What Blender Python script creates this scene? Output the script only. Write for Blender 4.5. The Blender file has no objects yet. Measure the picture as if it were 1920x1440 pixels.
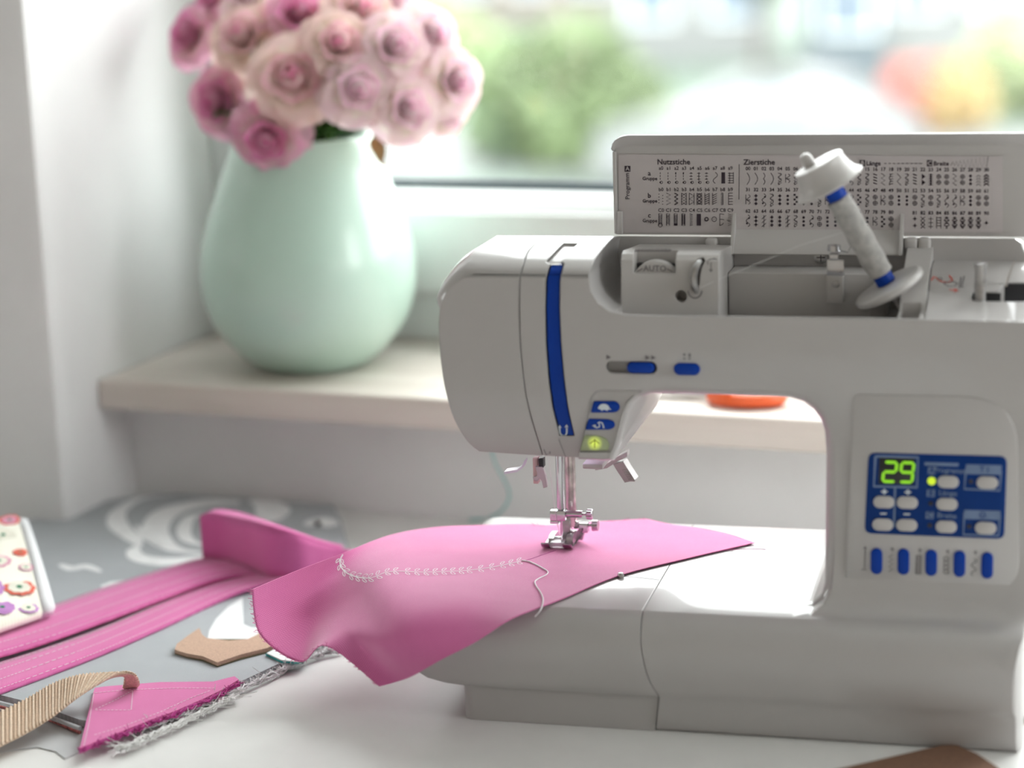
import bpy, bmesh, math, random
from mathutils import Vector, Matrix, Euler
random.seed(7)
scene = bpy.context.scene
COL = scene.collection
PI = math.pi
# ------------------------------------------------------------------ camera
FPX = 4100.0                       # focal length in pixels of the 1920x1440 frame
PITCH, ROLL, YAWM, TURN = map(math.radians, (12.8, -1.95, 14.6, 7.0))
CAM = Vector((0.5771, -1.3412, 0.5742))
def cam_axes(yaw):
    f = Vector((-math.sin(yaw)*math.cos(PITCH), math.cos(yaw)*math.cos(PITCH), -math.sin(PITCH)))
    r = Vector((math.cos(yaw), math.sin(yaw), 0)); u = r.cross(f)
    c, s = math.cos(ROLL), math.sin(ROLL)
    return c*r+s*u, c*u-s*r, f
CX, CY, CF = cam_axes(YAWM+TURN)
cd = bpy.data.cameras.new('camera'); cam = bpy.data.objects.new('camera', cd); COL.objects.link(cam)
cam.matrix_world = Matrix(((CX.x, CY.x, -CF.x, CAM.x), (CX.y, CY.y, -CF.y, CAM.y), (CX.z, CY.z, -CF.z, CAM.z), (0, 0, 0, 1)))
cd.sensor_fit = 'HORIZONTAL'; cd.sensor_width = 36.0; cd.lens = FPX/1920*36
cd.clip_start = 0.05; cd.clip_end = 400
cd.dof.use_dof = True; cd.dof.focus_distance = 1.605; cd.dof.aperture_fstop = cd.lens*0.001/0.031
cd.dof.aperture_blades = 9
scene.camera = cam
# ------------------------------------------------------------------ world: white overcast sky
w = bpy.data.worlds.new('overcast_sky'); scene.world = w; w.use_nodes = True
bg = w.node_tree.nodes['Background']; bg.inputs[0].default_value = (0.985, 0.99, 1.0, 1); bg.inputs[1].default_value = 5.2
scene.view_settings.view_transform = 'Standard'; scene.view_settings.look = 'None'
scene.view_settings.gamma = 1.0; scene.view_settings.use_curve_mapping = False
scene.view_settings.exposure = 0.8
def portal(loc, sx, sy, rot):
    l = bpy.data.lights.new('sky_portal', 'AREA'); l.shape = 'RECTANGLE'; l.size = sx; l.size_y = sy; l.cycles.is_portal = True
    o = bpy.data.objects.new('sky_portal', l); o.location = loc; o.rotation_euler = rot; COL.objects.link(o)
# ------------------------------------------------------------------ pixel -> place helpers
TZ = Matrix.Rotation(TURN, 3, 'Z'); TZI = TZ.inverted()
def ray(x, y): return CX*((x-960)/FPX) - CY*((y-720)/FPX) + CF
def WZ(x, y, z): r = ray(x, y); return CAM + r*((z-CAM.z)/r.z)
def WY(x, y, Y): r = ray(x, y); return CAM + r*((Y-CAM.y)/r.y)
def WX(x, y, X): r = ray(x, y); return CAM + r*((X-CAM.x)/r.x)
MC = TZI @ CAM
def MY(x, y, Y): r = TZI @ ray(x, y); return MC + r*((Y-MC.y)/r.y)      # machine-local, on plane y=Y
def MZ(x, y, z): r = TZI @ ray(x, y); return MC + r*((z-MC.z)/r.z)
def proj(p): d = Vector(p)-CAM; k = d.dot(CF); return 960+FPX*d.dot(CX)/k, 720-FPX*d.dot(CY)/k
PXM = 1.55/FPX                      # metres per pixel near the machine
# ------------------------------------------------------------------ materials
def new_mat(name):
    m = bpy.data.materials.new(name); m.use_nodes = True
    return m, m.node_tree, m.node_tree.nodes['Principled BSDF']
def setp(b, **k):
    for n, v in k.items():
        n = {'col': 'Base Color', 'rough': 'Roughness', 'metal': 'Metallic', 'coat': 'Coat Weight', 'coatr': 'Coat Roughness', 'spec': 'Specular IOR Level',
             'sheen': 'Sheen Weight', 'emit': 'Emission Color', 'emits': 'Emission Strength', 'trans': 'Transmission Weight', 'alpha': 'Alpha', 'sss': 'Subsurface Weight'}[n]
        b.inputs[n].default_value = (*v, 1) if isinstance(v, tuple) and len(v) == 3 else v
def ramp_noise(nt, b, c1, c2, scale, detail=4, coord='Object', stretch=None, inp='Base Color', lo=.35, hi=.65):
    tc = nt.nodes.new('ShaderNodeTexCoord'); n = nt.nodes.new('ShaderNodeTexNoise'); n.inputs['Scale'].default_value = scale; n.inputs['Detail'].default_value = detail
    src = tc.outputs[coord]
    if stretch:
        mp = nt.nodes.new('ShaderNodeMapping'); mp.inputs['Scale'].default_value = stretch; nt.links.new(src, mp.inputs[0]); src = mp.outputs[0]
    nt.links.new(src, n.inputs['Vector'])
    r = nt.nodes.new('ShaderNodeValToRGB'); r.color_ramp.elements[0].position = lo; r.color_ramp.elements[1].position = hi
    r.color_ramp.elements[0].color = (*c1, 1); r.color_ramp.elements[1].color = (*c2, 1)
    nt.links.new(n.outputs['Fac'], r.inputs[0]); nt.links.new(r.outputs[0], b.inputs[inp])
    return n, r
def bump(nt, b, node_out, strength, dist=.001):
    bm_ = nt.nodes.new('ShaderNodeBump'); bm_.inputs['Strength'].default_value = strength; bm_.inputs['Distance'].default_value = dist
    nt.links.new(node_out, bm_.inputs['Height']); nt.links.new(bm_.outputs[0], b.inputs['Normal']); return bm_
def plain(name, col, rough=.5, var=.06, scale=60, **k):
    m, nt, b = new_mat(name); setp(b, rough=rough, **k)
    c2 = tuple(min(1, c*(1+var)) for c in col); c1 = tuple(c*(1-var) for c in col)
    ramp_noise(nt, b, c1, c2, scale); return m
def plastic(name, col, rough=.28, coat=.5, radius=.0016):
    m, nt, b = new_mat(name); setp(b, rough=rough, coat=coat, coatr=.06)
    n, r = ramp_noise(nt, b, tuple(c*.985 for c in col), col, 25)
    bv = nt.nodes.new('ShaderNodeBevel'); bv.samples = 4; bv.inputs['Radius'].default_value = radius
    nt.links.new(bv.outputs[0], b.inputs['Normal']); nt.links.new(bv.outputs[0], b.inputs['Coat Normal']); return m
def weave(name, c1, c2, scale=1400, rough=.85, sheen=.35, strength=.5, big=None):
    """woven cloth: two crossed wave textures for threads, a soft noise for unevenness"""
    m, nt, b = new_mat(name); setp(b, rough=rough, sheen=sheen, spec=.2)
    tc = nt.nodes.new('ShaderNodeTexCoord')
    outs = []
    for ax in ('X', 'Y'):
        wv = nt.nodes.new('ShaderNodeTexWave'); wv.bands_direction = ax; wv.inputs['Scale'].default_value = scale/6.28; wv.inputs['Distortion'].default_value = .6
        wv.inputs['Detail Scale'].default_value = 3
        nt.links.new(tc.outputs['UV'], wv.inputs[0]); outs.append(wv.outputs['Fac'])
    mu = nt.nodes.new('ShaderNodeMath'); mu.operation = 'MULTIPLY'; nt.links.new(outs[0], mu.inputs[0]); nt.links.new(outs[1], mu.inputs[1])
    n = nt.nodes.new('ShaderNodeTexNoise'); n.inputs['Scale'].default_value = 40; nt.links.new(tc.outputs['UV'], n.inputs[0])
    ad = nt.nodes.new('ShaderNodeMath'); ad.operation = 'MULTIPLY_ADD'; nt.links.new(n.outputs['Fac'], ad.inputs[0]); ad.inputs[1].default_value = .35; nt.links.new(mu.outputs[0], ad.inputs[2])
    r = nt.nodes.new('ShaderNodeValToRGB'); r.color_ramp.elements[0].color = (*c1, 1); r.color_ramp.elements[1].color = (*c2, 1)
    r.color_ramp.elements[0].position = .1; r.color_ramp.elements[1].position = .7
    nt.links.new(ad.outputs[0], r.inputs[0]); nt.links.new(r.outputs[0], b.inputs['Base Color'])
    bump(nt, b, mu.outputs[0], strength, .0003); return m
WHITE = plastic('machine_white_plastic', (.49, .468, .462))
WHITE2 = plastic('machine_white_plastic_matt', (.555, .53, .52), .42, .15, .001)
BLUE = plastic('machine_blue_plastic', (.0003, .045, .36), .42, .0, .0008); BLUE.node_tree.nodes['Principled BSDF'].inputs['Specular IOR Level'].default_value = .22
BLUEF = plain('blue_panel_foil', (.0003, .035, .20), .5, .03, spec=.2)
GREYP = plain('grey_slot_plastic', (.30, .28, .27), .5)
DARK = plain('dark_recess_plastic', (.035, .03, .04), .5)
BLACK = plain('black_plastic', (.012, .012, .016), .35)
INK = plain('chart_ink', (.045, .03, .045), .7)
INKG = plain('grey_ink', (.17, .15, .16), .7)
INKW = plain('white_ink', (.72, .78, .84), .6)
INKB = plain('pale_blue_ink', (.17, .24, .40), .6)
INKR = plain('red_ink', (.75, .12, .09), .6)
SHEET = plain('chart_sheet', (.60, .55, .555), .55, .015)
CHROME = plain('chrome_steel', (.60, .60, .62), .16, .02, metal=1.0)
STEEL = plain('brushed_steel', (.46, .45, .45), .32, .08, 300, metal=1.0)
BRONZE = plain('oily_steel_bar', (.55, .50, .48), .28, .25, 120, metal=1.0)
PINK = weave('pink_cotton', (.64, .13, .35), (.80, .225, .48), sheen=.55)
PINKU = weave('pink_cotton_strap', (.63, .115, .34), (.77, .19, .46), 1500)
GREYC = weave('grey_cotton', (.38, .40, .42), (.49, .51, .535), 1300, sheen=.12)
CREAMC = weave('cream_cotton', (.80, .77, .66), (.90, .87, .77), 1300)
WHITEC = weave('white_cotton', (.82, .82, .84), (.90, .90, .92), 1300)
THREADW = plain('white_thread', (.88, .84, .86), .7)
THREADG = plain('grey_thread', (.80, .79, .79), .7)
THREADP = plain('pink_thread', (.78, .25, .48), .7)
TEAL = plain('teal_scrap', (.02, .38, .38), .6)
TAN = plain('tan_felt', (.55, .37, .275), .9, .12, 900)
FELTG = plain('felt_edge_olive', (.13, .11, .055), .9, .2, 500)
BROWN = plain('brown_leather', (.20, .105, .065), .65, .1, 500)
VASEM = plain('mint_ceramic', (.52, .70, .60), .3, .02, 8, coat=.35)
ROOMM, _nt, _b = new_mat('warm_beige_wall_paint'); setp(_b, rough=.9)
ramp_noise(_nt, _b, (.79, .74, .69), (.82, .775, .725), 5)
WALLM, _nt, _b = new_mat('white_plaster'); setp(_b, rough=.9)
_n, _r = ramp_noise(_nt, _b, (.84, .835, .835), (.88, .875, .875), 9); bump(_nt, _b, _n.outputs[0], .15, .004)
SILLM, _nt, _b = new_mat('pale_wood_laminate'); setp(_b, rough=.4, coat=.1)
ramp_noise(_nt, _b, (.66, .585, .525), (.77, .70, .64), 14, 6, stretch=(.25, 2.5, 2.5))
TABLEM, _nt, _b = new_mat('white_table_laminate'); setp(_b, rough=.38)
ramp_noise(_nt, _b, (.80, .79, .775), (.83, .82, .805), 30)
PVC = plain('white_window_pvc', (.84, .86, .86), .3, .01, 12)
GASKET = plain('window_gasket', (.05, .075, .085), .6)
FLOORM, _nt, _b = new_mat('light_oak_floor'); setp(_b, rough=.45)
ramp_noise(_nt, _b, (.55, .43, .32), (.66, .53, .41), 6, 6, stretch=(.3, 4, 1))
def glass_pane():
    m = bpy.data.materials.new('window_glass'); m.use_nodes = True; nt = m.node_tree; nt.nodes.clear()
    o = nt.nodes.new('ShaderNodeOutputMaterial'); mx = nt.nodes.new('ShaderNodeMixShader'); t = nt.nodes.new('ShaderNodeBsdfTransparent'); g = nt.nodes.new('ShaderNodeBsdfGlossy')
    lw = nt.nodes.new('ShaderNodeLayerWeight'); lw.inputs[0].default_value = .5; pw = nt.nodes.new('ShaderNodeMath'); pw.operation = 'POWER'; pw.inputs[1].default_value = 5
    f = nt.nodes.new('ShaderNodeMath'); f.operation = 'MULTIPLY_ADD'; f.inputs[1].default_value = .95; f.inputs[2].default_value = .03; nt.links.new(lw.outputs['Facing'], pw.inputs[0]); nt.links.new(pw.outputs[0], f.inputs[0]); g.inputs['Roughness'].default_value = 0.0
    t.inputs[0].default_value = (.97, .99, .98, 1)
    nt.links.new(f.outputs[0], mx.inputs[0]); nt.links.new(t.outputs[0], mx.inputs[1]); nt.links.new(g.outputs[0], mx.inputs[2]); nt.links.new(mx.outputs[0], o.inputs[0]); return m
GLASS = glass_pane()
def emitter(name, col, s):
    m, nt, b = new_mat(name); setp(b, col=(.02, .03, .01), emit=col, emits=s, rough=.4); return m
LEDG = emitter('green_led_digit', (.38, 1.0, .02), .42)
LEDY = emitter('yellow_led', (.75, 1.0, .03), .5)
def led_button():
    m, nt, b = new_mat('lit_green_button'); setp(b, col=(.40, .46, .27), rough=.35)
    tc = nt.nodes.new('ShaderNodeTexCoord'); g = nt.nodes.new('ShaderNodeTexGradient'); g.gradient_type = 'SPHERICAL'
    mp = nt.nodes.new('ShaderNodeMapping'); mp.inputs['Scale'].default_value = (170, 170, 170); nt.links.new(tc.outputs['Object'], mp.inputs[0]); nt.links.new(mp.outputs[0], g.inputs[0])
    r = nt.nodes.new('ShaderNodeValToRGB'); r.color_ramp.elements[0].color = (0, 0, 0, 1); r.color_ramp.elements[1].color = (.30, .36, .005, 1); r.color_ramp.elements[1].position = .75
    nt.links.new(g.outputs['Fac'], r.inputs[0]); nt.links.new(r.outputs[0], b.inputs['Emission Color']); b.inputs['Emission Strength'].default_value = 1.0; return m
LEDB = led_button()
# ------------------------------------------------------------------ mesh helpers
def link(name, me, mat, parent=None, loc=None, rot=None):
    o = bpy.data.objects.new(name, me); COL.objects.link(o)
    if mat is not None:
        me.materials.clear()
        for mm in (mat if isinstance(mat, (list, tuple)) else [mat]): me.materials.append(mm)
    if parent: o.parent = parent
    if loc is not None: o.location = loc
    if rot is not None: o.rotation_euler = rot
    return o
def smooth(me, ang=35):
    for p in me.polygons: p.use_smooth = True
    me.set_sharp_from_angle(angle=math.radians(ang)); return me
def done(bm, name='mesh', ang=35, recalc=True):
    if recalc: bmesh.ops.recalc_face_normals(bm, faces=bm.faces)
    me = bpy.data.meshes.new(name); bm.to_mesh(me); bm.free(); return smooth(me, ang)
def obj(name, bm, mat, parent=None, ang=35, recalc=True, **k): return link(name, done(bm, name, ang, recalc), mat, parent, **k)
def tag(o, label, cat, group=None):
    o['label'] = label; o['category'] = cat
    if group: o['group'] = group
    return o
def struct(o): o['kind'] = 'structure'; return o
def empty(name, loc=(0, 0, 0), rot=(0, 0, 0), parent=None):
    o = bpy.data.objects.new(name, None); COL.objects.link(o); o.location = loc; o.rotation_euler = rot; o.empty_display_size = .02
    if parent: o.parent = parent
    return o
def box(bm, a, b, bev=0, seg=2):
    ms = bmesh.ops.create_cube(bm, size=1)['verts']
    for v in ms:
        v.co = Vector([a[i] if v.co[i] < 0 else b[i] for i in range(3)])
    if bev:
        es = list({e for v in ms for e in v.link_edges})
        bmesh.ops.bevel(bm, geom=es, offset=bev, segments=seg, affect='EDGES', profile=.5)
    return bm
def prism(bm, pts, axis, a0, a1):
    """2-D polygon extruded: axis 'y' takes (x,z), 'x' takes (y,z), 'z' takes (x,y)"""
    def P(p, a): return {'y': (p[0], a, p[1]), 'x': (a, p[0], p[1]), 'z': (p[0], p[1], a)}[axis]
    lo = [bm.verts.new(P(p, a0)) for p in pts]; hi = [bm.verts.new(P(p, a1)) for p in pts]
    n = len(pts); bm.faces.new(lo); bm.faces.new(hi[::-1])
    for i in range(n): bm.faces.new((lo[i], hi[i], hi[(i+1) % n], lo[(i+1) % n]))
    return bm
def loft(bm, layers, close=True, caps=True):
    vs = [[bm.verts.new(p) for p in L] for L in layers]; n = len(layers[0])
    for a, b in zip(vs, vs[1:]):
        for i in range(n if close else n-1): bm.faces.new((a[i], a[(i+1) % n], b[(i+1) % n], b[i]))
    if caps: bm.faces.new(vs[0][::-1]); bm.faces.new(vs[-1])
    return bm
def frame_of(d):
    d = Vector(d).normalized(); a = Vector((0, 0, 1)) if abs(d.z) < .9 else Vector((1, 0, 0))
    u = d.cross(a).normalized(); return u, d.cross(u).normalized(), d
def cyl(bm, p, q, r, r2=None, seg=20):
    p, q = Vector(p), Vector(q); u, v, d = frame_of(q-p); r2 = r if r2 is None else r2
    return loft(bm, [[c+(u*math.cos(t)+v*math.sin(t))*rr for t in [2*PI*i/seg for i in range(seg)]] for c, rr in ((p, r), (q, r2))])
def turned(bm, p, q, prof, seg=24):
    """prof: (t along p-q in metres, radius)"""
    p, q = Vector(p), Vector(q); u, v, d = frame_of(q-p)
    return loft(bm, [[p+d*t+(u*math.cos(a)+v*math.sin(a))*r for a in [2*PI*i/seg for i in range(seg)]] for t, r in prof])
def tube(bm, pts, r, seg=6, caps=True):
    pts = [Vector(p) for p in pts]; L = []; up = None
    for i, p in enumerate(pts):
        d = (pts[min(i+1, len(pts)-1)]-pts[max(i-1, 0)])
        if d.length < 1e-9: d = Vector((0, 0, 1))
        d.normalize()
        if up is None: u = frame_of(d)[0]
        else:
            u = up-d*up.dot(d)
            u = u.normalized() if u.length > 1e-6 else frame_of(d)[0]
        up = u; v = d.cross(u); rr = r[i] if isinstance(r, (list, tuple)) else r
        L.append([p+(u*math.cos(2*PI*k/seg)+v*math.sin(2*PI*k/seg))*rr for k in range(seg)])
    return loft(bm, L, True, caps)
def spline(pts, n=8, closed=False):
    """Catmull-Rom through points"""
    pts = [Vector(p) for p in pts]; out = []; N = len(pts)
    rng = N if closed else N-1
    for i in range(rng):
        g = (lambda k: pts[k % N]) if closed else (lambda k: pts[min(max(k, 0), N-1)])
        a, b, c, d = g(i-1), g(i), g(i+1), g(i+2)
        for s in range(n):
            t = s/n; out.append(.5*((2*b)+(c-a)*t+(2*a-5*b+4*c-d)*t*t+(3*b-a-3*c+d)*t**3))
    if not closed: out.append(pts[-1])
    return out
def booleanm(a, b, op):
    """meshes a (op) b -> new mesh"""
    oa = bpy.data.objects.new('tmp_a', a); ob = bpy.data.objects.new('tmp_b', b); COL.objects.link(oa); COL.objects.link(ob)
    md = oa.modifiers.new('b', 'BOOLEAN'); md.operation = op; md.object = ob; md.solver = 'EXACT'
    dg = bpy.context.evaluated_depsgraph_get(); dg.update()
    me = bpy.data.meshes.new_from_object(oa.evaluated_get(dg)); bpy.data.objects.remove(oa); bpy.data.objects.remove(ob); return me
def raw(bm, name='m'):
    bmesh.ops.recalc_face_normals(bm, faces=bm.faces); me = bpy.data.meshes.new(name); bm.to_mesh(me); bm.free(); return me
def NB(): return bmesh.new()
def strip(bm, pts, wid, nrm, closed=False):
    """flat ribbon of constant width following pts on a surface with normal nrm"""
    pts = [Vector(p) for p in pts]; nrm = Vector(nrm).normalized(); N = len(pts); L, R = [], []
    for i, p in enumerate(pts):
        a = pts[(i-1) % N] if closed or i > 0 else p; b = pts[(i+1) % N] if closed or i < N-1 else p
        d = (b-a)
        if d.length < 1e-9: d = Vector((1, 0, 0))
        s = d.normalized().cross(nrm)*wid/2; L.append(bm.verts.new(p+s)); R.append(bm.verts.new(p-s))
    for i in range(N if closed else N-1): j = (i+1) % N; bm.faces.new((L[i], L[j], R[j], R[i]))
    return bm
_tc = {}
def text_bm(bm, s, M, size, bold=0.0, align='CENTER'):
    key = (s, bold, align)
    if key not in _tc:
        c = bpy.data.curves.new('t', 'FONT'); c.body = s; c.align_x = align; c.align_y = 'CENTER'; c.size = 1; c.resolution_u = 2; c.offset = bold; c.fill_mode = 'FRONT'
        o = bpy.data.objects.new('t', c); COL.objects.link(o); dg = bpy.context.evaluated_depsgraph_get(); dg.update()
        me = bpy.data.meshes.new_from_object(o.evaluated_get(dg)); bpy.data.objects.remove(o); _tc[key] = me
    t = bmesh.new(); t.from_mesh(_tc[key]); t.transform(M @ Matrix.Scale(size, 4)); tmp = bpy.data.meshes.new('x'); t.to_mesh(tmp); t.free(); bm.from_mesh(tmp); bpy.data.meshes.remove(tmp)
def face_front(p, roll=0):      # matrix: text plane facing -y (towards the front of the machine)
    return Matrix.Translation(p) @ Matrix.Rotation(PI/2, 4, 'X') @ Matrix.Rotation(roll, 4, 'Z')
def rrect(x0, x1, z0, z1, r, n=5):
    out = []
    for cx_, cz_, a0 in ((x1-r, z1-r, 0), (x0+r, z1-r, PI/2), (x0+r, z0+r, PI), (x1-r, z0+r, 1.5*PI)):
        out += [(cx_+r*math.cos(a0+PI/2*i/n), cz_+r*math.sin(a0+PI/2*i/n)) for i in range(n+1)]
    return out
def capsule(c, hx, hz, n=8): return rrect(c[0]-hx, c[0]+hx, c[1]-hz, c[1]+hz, min(hx, hz)*.999, n)
def xz(pxs, Y): return [(lambda p: (p.x, p.z))(MY(a, b, Y)) for a, b in pxs]
def round_poly(pts, r, n=5):
    """round the corners of a 2-D polygon; r may be a list"""
    out = []; N = len(pts)
    for i in range(N):
        p = Vector(pts[i]); a = Vector(pts[i-1]); b = Vector(pts[(i+1) % N]); rr = r[i] if isinstance(r, (list, tuple)) else r
        k = min(rr, (a-p).length*.49, (b-p).length*.49)
        if k <= 0: out.append((p.x, p.y)); continue
        s, e = p+(a-p).normalized()*k, p+(b-p).normalized()*k
        for j in range(n+1): t = j/n; q = s*(1-t)**2+p*2*t*(1-t)+e*t*t; out.append((q.x, q.y))
    return out
def plate(name, pts, y0, y1, mat, parent, bev=0.0006):
    """flat-fronted slab with the outline pts (x,z); the front (y0) edge is bevelled"""
    bm = NB(); c = Vector((sum(p[0] for p in pts)/len(pts), sum(p[1] for p in pts)/len(pts))); L = []
    for y, ins in ((y1, 0), (y0+bev, 0), (y0+bev*.3, bev*.3), (y0, bev)):
        L.append([(p[0]+(c.x-p[0])*ins/max(1e-6, (Vector(p)-c).length), y, p[1]+(c.y-p[1])*ins/max(1e-6, (Vector(p)-c).length)) for p in pts])
    loft(bm, L); return obj(name, bm, mat, parent, 40)
def uvgrid(bm, G, uvs=None):
    """grid of points -> quads with UVs in metres"""
    uvl = bm.loops.layers.uv.verify(); V = [[bm.verts.new(p) for p in row] for row in G]; nr, nc = len(G), len(G[0])
    for i in range(nr-1):
        for j in range(nc-1):
            f = bm.faces.new((V[i][j], V[i+1][j], V[i+1][j+1], V[i][j+1]))
            for l, (a, b) in zip(f.loops, ((i, j), (i+1, j), (i+1, j+1), (i, j+1))): l[uvl].uv = uvs[a][b] if uvs else (a, b)
    return V
def thick(o, t, offset=0.0):
    md = o.modifiers.new('thickness', 'SOLIDIFY'); md.thickness = t; md.offset = offset; return o
def planar_uv(me, s=1.0):
    uv = me.uv_layers.new(name='UVMap') if not me.uv_layers else me.uv_layers[0]
    for l in me.loops: c = me.vertices[l.vertex_index].co; uv.data[l.index].uv = (c.x*s, c.y*s)
    return me
# ================================================================== THE ROOM
NX0, NX1 = -.545, 1.12          # window niche
FACE, APRON, FRAMEY, OUTY = .343, .468, .662, .80
ZF, ZC = -.75, 1.78
RX0, RX1, RY0 = -2.4, 2.3, -3.3
bm = NB(); box(bm, (RX0-.1, RY0-.1, ZF-.1), (RX1+.1, OUTY, ZF)); struct(obj('floor', bm, FLOORM))
bm = NB(); box(bm, (RX0-.1, RY0-.1, ZC), (RX1+.1, OUTY, ZC+.1)); struct(obj('ceiling', bm, WALLM))
def side_wall(name, x0, x1, y0, y1, z0, z1, wname, inner):
    bm = NB(); a, b = RY0-.1, OUTY
    box(bm, (x0, a, ZF), (x1, y0, ZC)); box(bm, (x0, y1, ZF), (x1, b, ZC)); box(bm, (x0, y0, ZF), (x1, y1, z0)); box(bm, (x0, y0, z1), (x1, y1, ZC)); struct(obj(name, bm, ROOMM))
    c = Vector(((x0+x1)/2, (y0+y1)/2, z0)); wn = struct(empty(wname, c)); f = .06
    for nm, p, q in (('frame_bottom', (x0+.02, y0, z0), (x1-.02, y1, z0+f)), ('frame_top', (x0+.02, y0, z1-f), (x1-.02, y1, z1)), ('frame_side', (x0+.02, y0, z0+f), (x1-.02, y0+f, z1-f)), ('frame_side', (x0+.02, y1-f, z0+f), (x1-.02, y1, z1-f))):
        bm = NB(); box(bm, Vector(p)-c, Vector(q)-c, .003); obj(nm, bm, PVC, wn)
    bm = NB(); box(bm, Vector((c.x-.002, y0+f, z0+f))-c, Vector((c.x+.002, y1-f, z1-f))-c); obj('pane', bm, GLASS, wn)
    xo = x0-.02 if inner > 0 else x1+.02
    portal((xo, (y0+y1)/2, (z0+z1)/2), z1-z0, y1-y0, (0, -PI/2*inner, 0))
side_wall('wall_left', RX0-.1, RX0, -.80, -.20, .35, 1.05, 'fill_window_2', 1)  # out-of-view window added as fill light from the left
side_wall('wall_right', RX1, RX1+.1, -.55, .30, .35, 1.45, 'fill_window_3', -1)  # unseen window added as fill, opening placed to brighten the niche reveal
bm = NB(); box(bm, (RX0, RY0-.1, ZF), (RX1, RY0, ZC)); struct(obj('wall_front', bm, ROOMM))
# window wall: piers either side of a niche that runs down to the floor, thin apron below the sill, lintel above
SILLT, SILLB, HEADZ = .128, .099, 1.62
bm = NB(); prism(bm, [(RX0, FACE), (NX0-.012, FACE), (NX0-.004, FACE+.003), (NX0, FACE+.012), (NX0, OUTY), (RX0, OUTY)], 'z', ZF, ZC)
prism(bm, [(NX1, OUTY), (NX1, FACE+.012), (NX1+.012, FACE), (RX1, FACE), (RX1, OUTY)], 'z', ZF, ZC)
box(bm, (NX0, APRON, ZF), (NX1, OUTY, SILLB)); box(bm, (NX0, FACE, HEADZ), (NX1, OUTY, ZC))
struct(obj('wall_back', bm, WALLM))
bm = NB(); box(bm, (NX0+.001, .4125, SILLB), (NX1-.001, FRAMEY+.05, SILLT), .0035, 3)
o = obj('window_sill', bm, SILLM); struct(o)
# window: fixed frame, sash with glazing bead, gasket, pane
win = struct(empty('window_1', ((NX0+NX1)/2, FRAMEY, SILLT)))
def wbox(name, a, b, mat, bev=.002):
    bm = NB(); off = win.location; box(bm, Vector(a)-off, Vector(b)-off, bev); return obj(name, bm, mat, win)
X0, X1 = NX0, NX1; ZT = HEADZ
wbox('frame_bottom', (X0, FRAMEY, SILLT), (X1, FRAMEY+.07, .1765), PVC); wbox('frame_top', (X0, FRAMEY, ZT-.05), (X1, FRAMEY+.07, ZT), PVC)
wbox('frame_side', (X0, FRAMEY, .1765), (X0+.045, FRAMEY+.07, ZT-.05), PVC); wbox('frame_side', (X1-.045, FRAMEY, .1765), (X1, FRAMEY+.07, ZT-.05), PVC)
SB, ST = .1775, .261
sash = wbox('sash_bottom', (X0+.035, FRAMEY-.014, SB), (X1-.035, FRAMEY+.055, ST), PVC, .003)
wbox('sash_top', (X0+.035, FRAMEY-.014, ZT-.13), (X1-.035, FRAMEY+.055, ZT-.045), PVC, .003)
wbox('sash_side', (X0+.035, FRAMEY-.014, ST), (X0+.115, FRAMEY+.055, ZT-.13), PVC, .003); wbox('sash_side', (X1-.115, FRAMEY-.014, ST), (X1-.035, FRAMEY+.055, ZT-.13), PVC, .003)
GX0, GX1, GZ0, GZ1 = X0+.115, X1-.115, ST, ZT-.13
def bead(name, sect, axis, a0, a1, mat):
    bm = NB(); off = win.location
    if axis == 'x': prism(bm, [(y-off.y, z-off.z) for y, z in sect], 'x', a0-off.x, a1-off.x)
    else: prism(bm, [(x-off.x, y-off.y) for x, y in sect], 'z', a0-off.z, a1-off.z)
    return obj(name, bm, mat, win)
y0 = FRAMEY-.010
bead('glazing_bead', [(y0, GZ0-.001), (FRAMEY+.03, GZ0-.001), (FRAMEY+.03, GZ0+.02), (y0+.028, GZ0+.019), (y0+.01, GZ0+.012)], 'x', GX0, GX1, PVC)
bead('gasket', [(FRAMEY+.016, GZ0+.0185), (FRAMEY+.03, GZ0+.0195), (FRAMEY+.03, GZ0+.0265), (FRAMEY+.024, GZ0+.0265)], 'x', GX0, GX1, GASKET)
for xa, s in ((GX0, 1), (GX1, -1)):
    bead('glazing_bead', [(xa-s*.001, y0), (xa-s*.001, FRAMEY+.03), (xa+s*.02, FRAMEY+.03), (xa+s*.02, y0+.028)], 'z', GZ0, GZ1, PVC)
wbox('pane', (GX0, FRAMEY+.031, GZ0), (GX1, FRAMEY+.034, GZ1), GLASS, 0)
portal(((NX0+NX1)/2, OUTY+.03, (ZT+SILLT)/2+.05), NX1-NX0, ZT-SILLT, (-PI/2, 0, 0))
# table: white built-in worktop that fits into the niche
tb = empty('sewing_table', (0, 0, ZF)); tag(tb, 'white laminate worktop with smooth surface under the sewing machine and fabrics', 'table')
TX0, TX1, TY0 = -1.15, 1.05, -.66
bm = NB(); prism(bm, [(TX0, TY0), (TX1, TY0), (TX1, APRON-.001), (NX0+.001, APRON-.001), (NX0+.001, FACE-.002), (TX0, FACE-.002)], 'z', -.028-ZF, -ZF)
obj('tabletop', bm, TABLEM, tb)
for lx in (TX0+.06, TX1-.06):
    for ly in (TY0+.06, .28):
        bm = NB(); box(bm, (lx-.025, ly-.025, 0), (lx+.025, ly+.025, -.028-ZF), .004); obj('leg', bm, PVC, tb)
for ly in (TY0+.06, .28):
    bm = NB(); box(bm, (TX0+.085, ly-.012, -.1-ZF), (TX1-.085, ly+.012, -.028-ZF), .002); obj('apron_rail', bm, PVC, tb)
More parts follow.
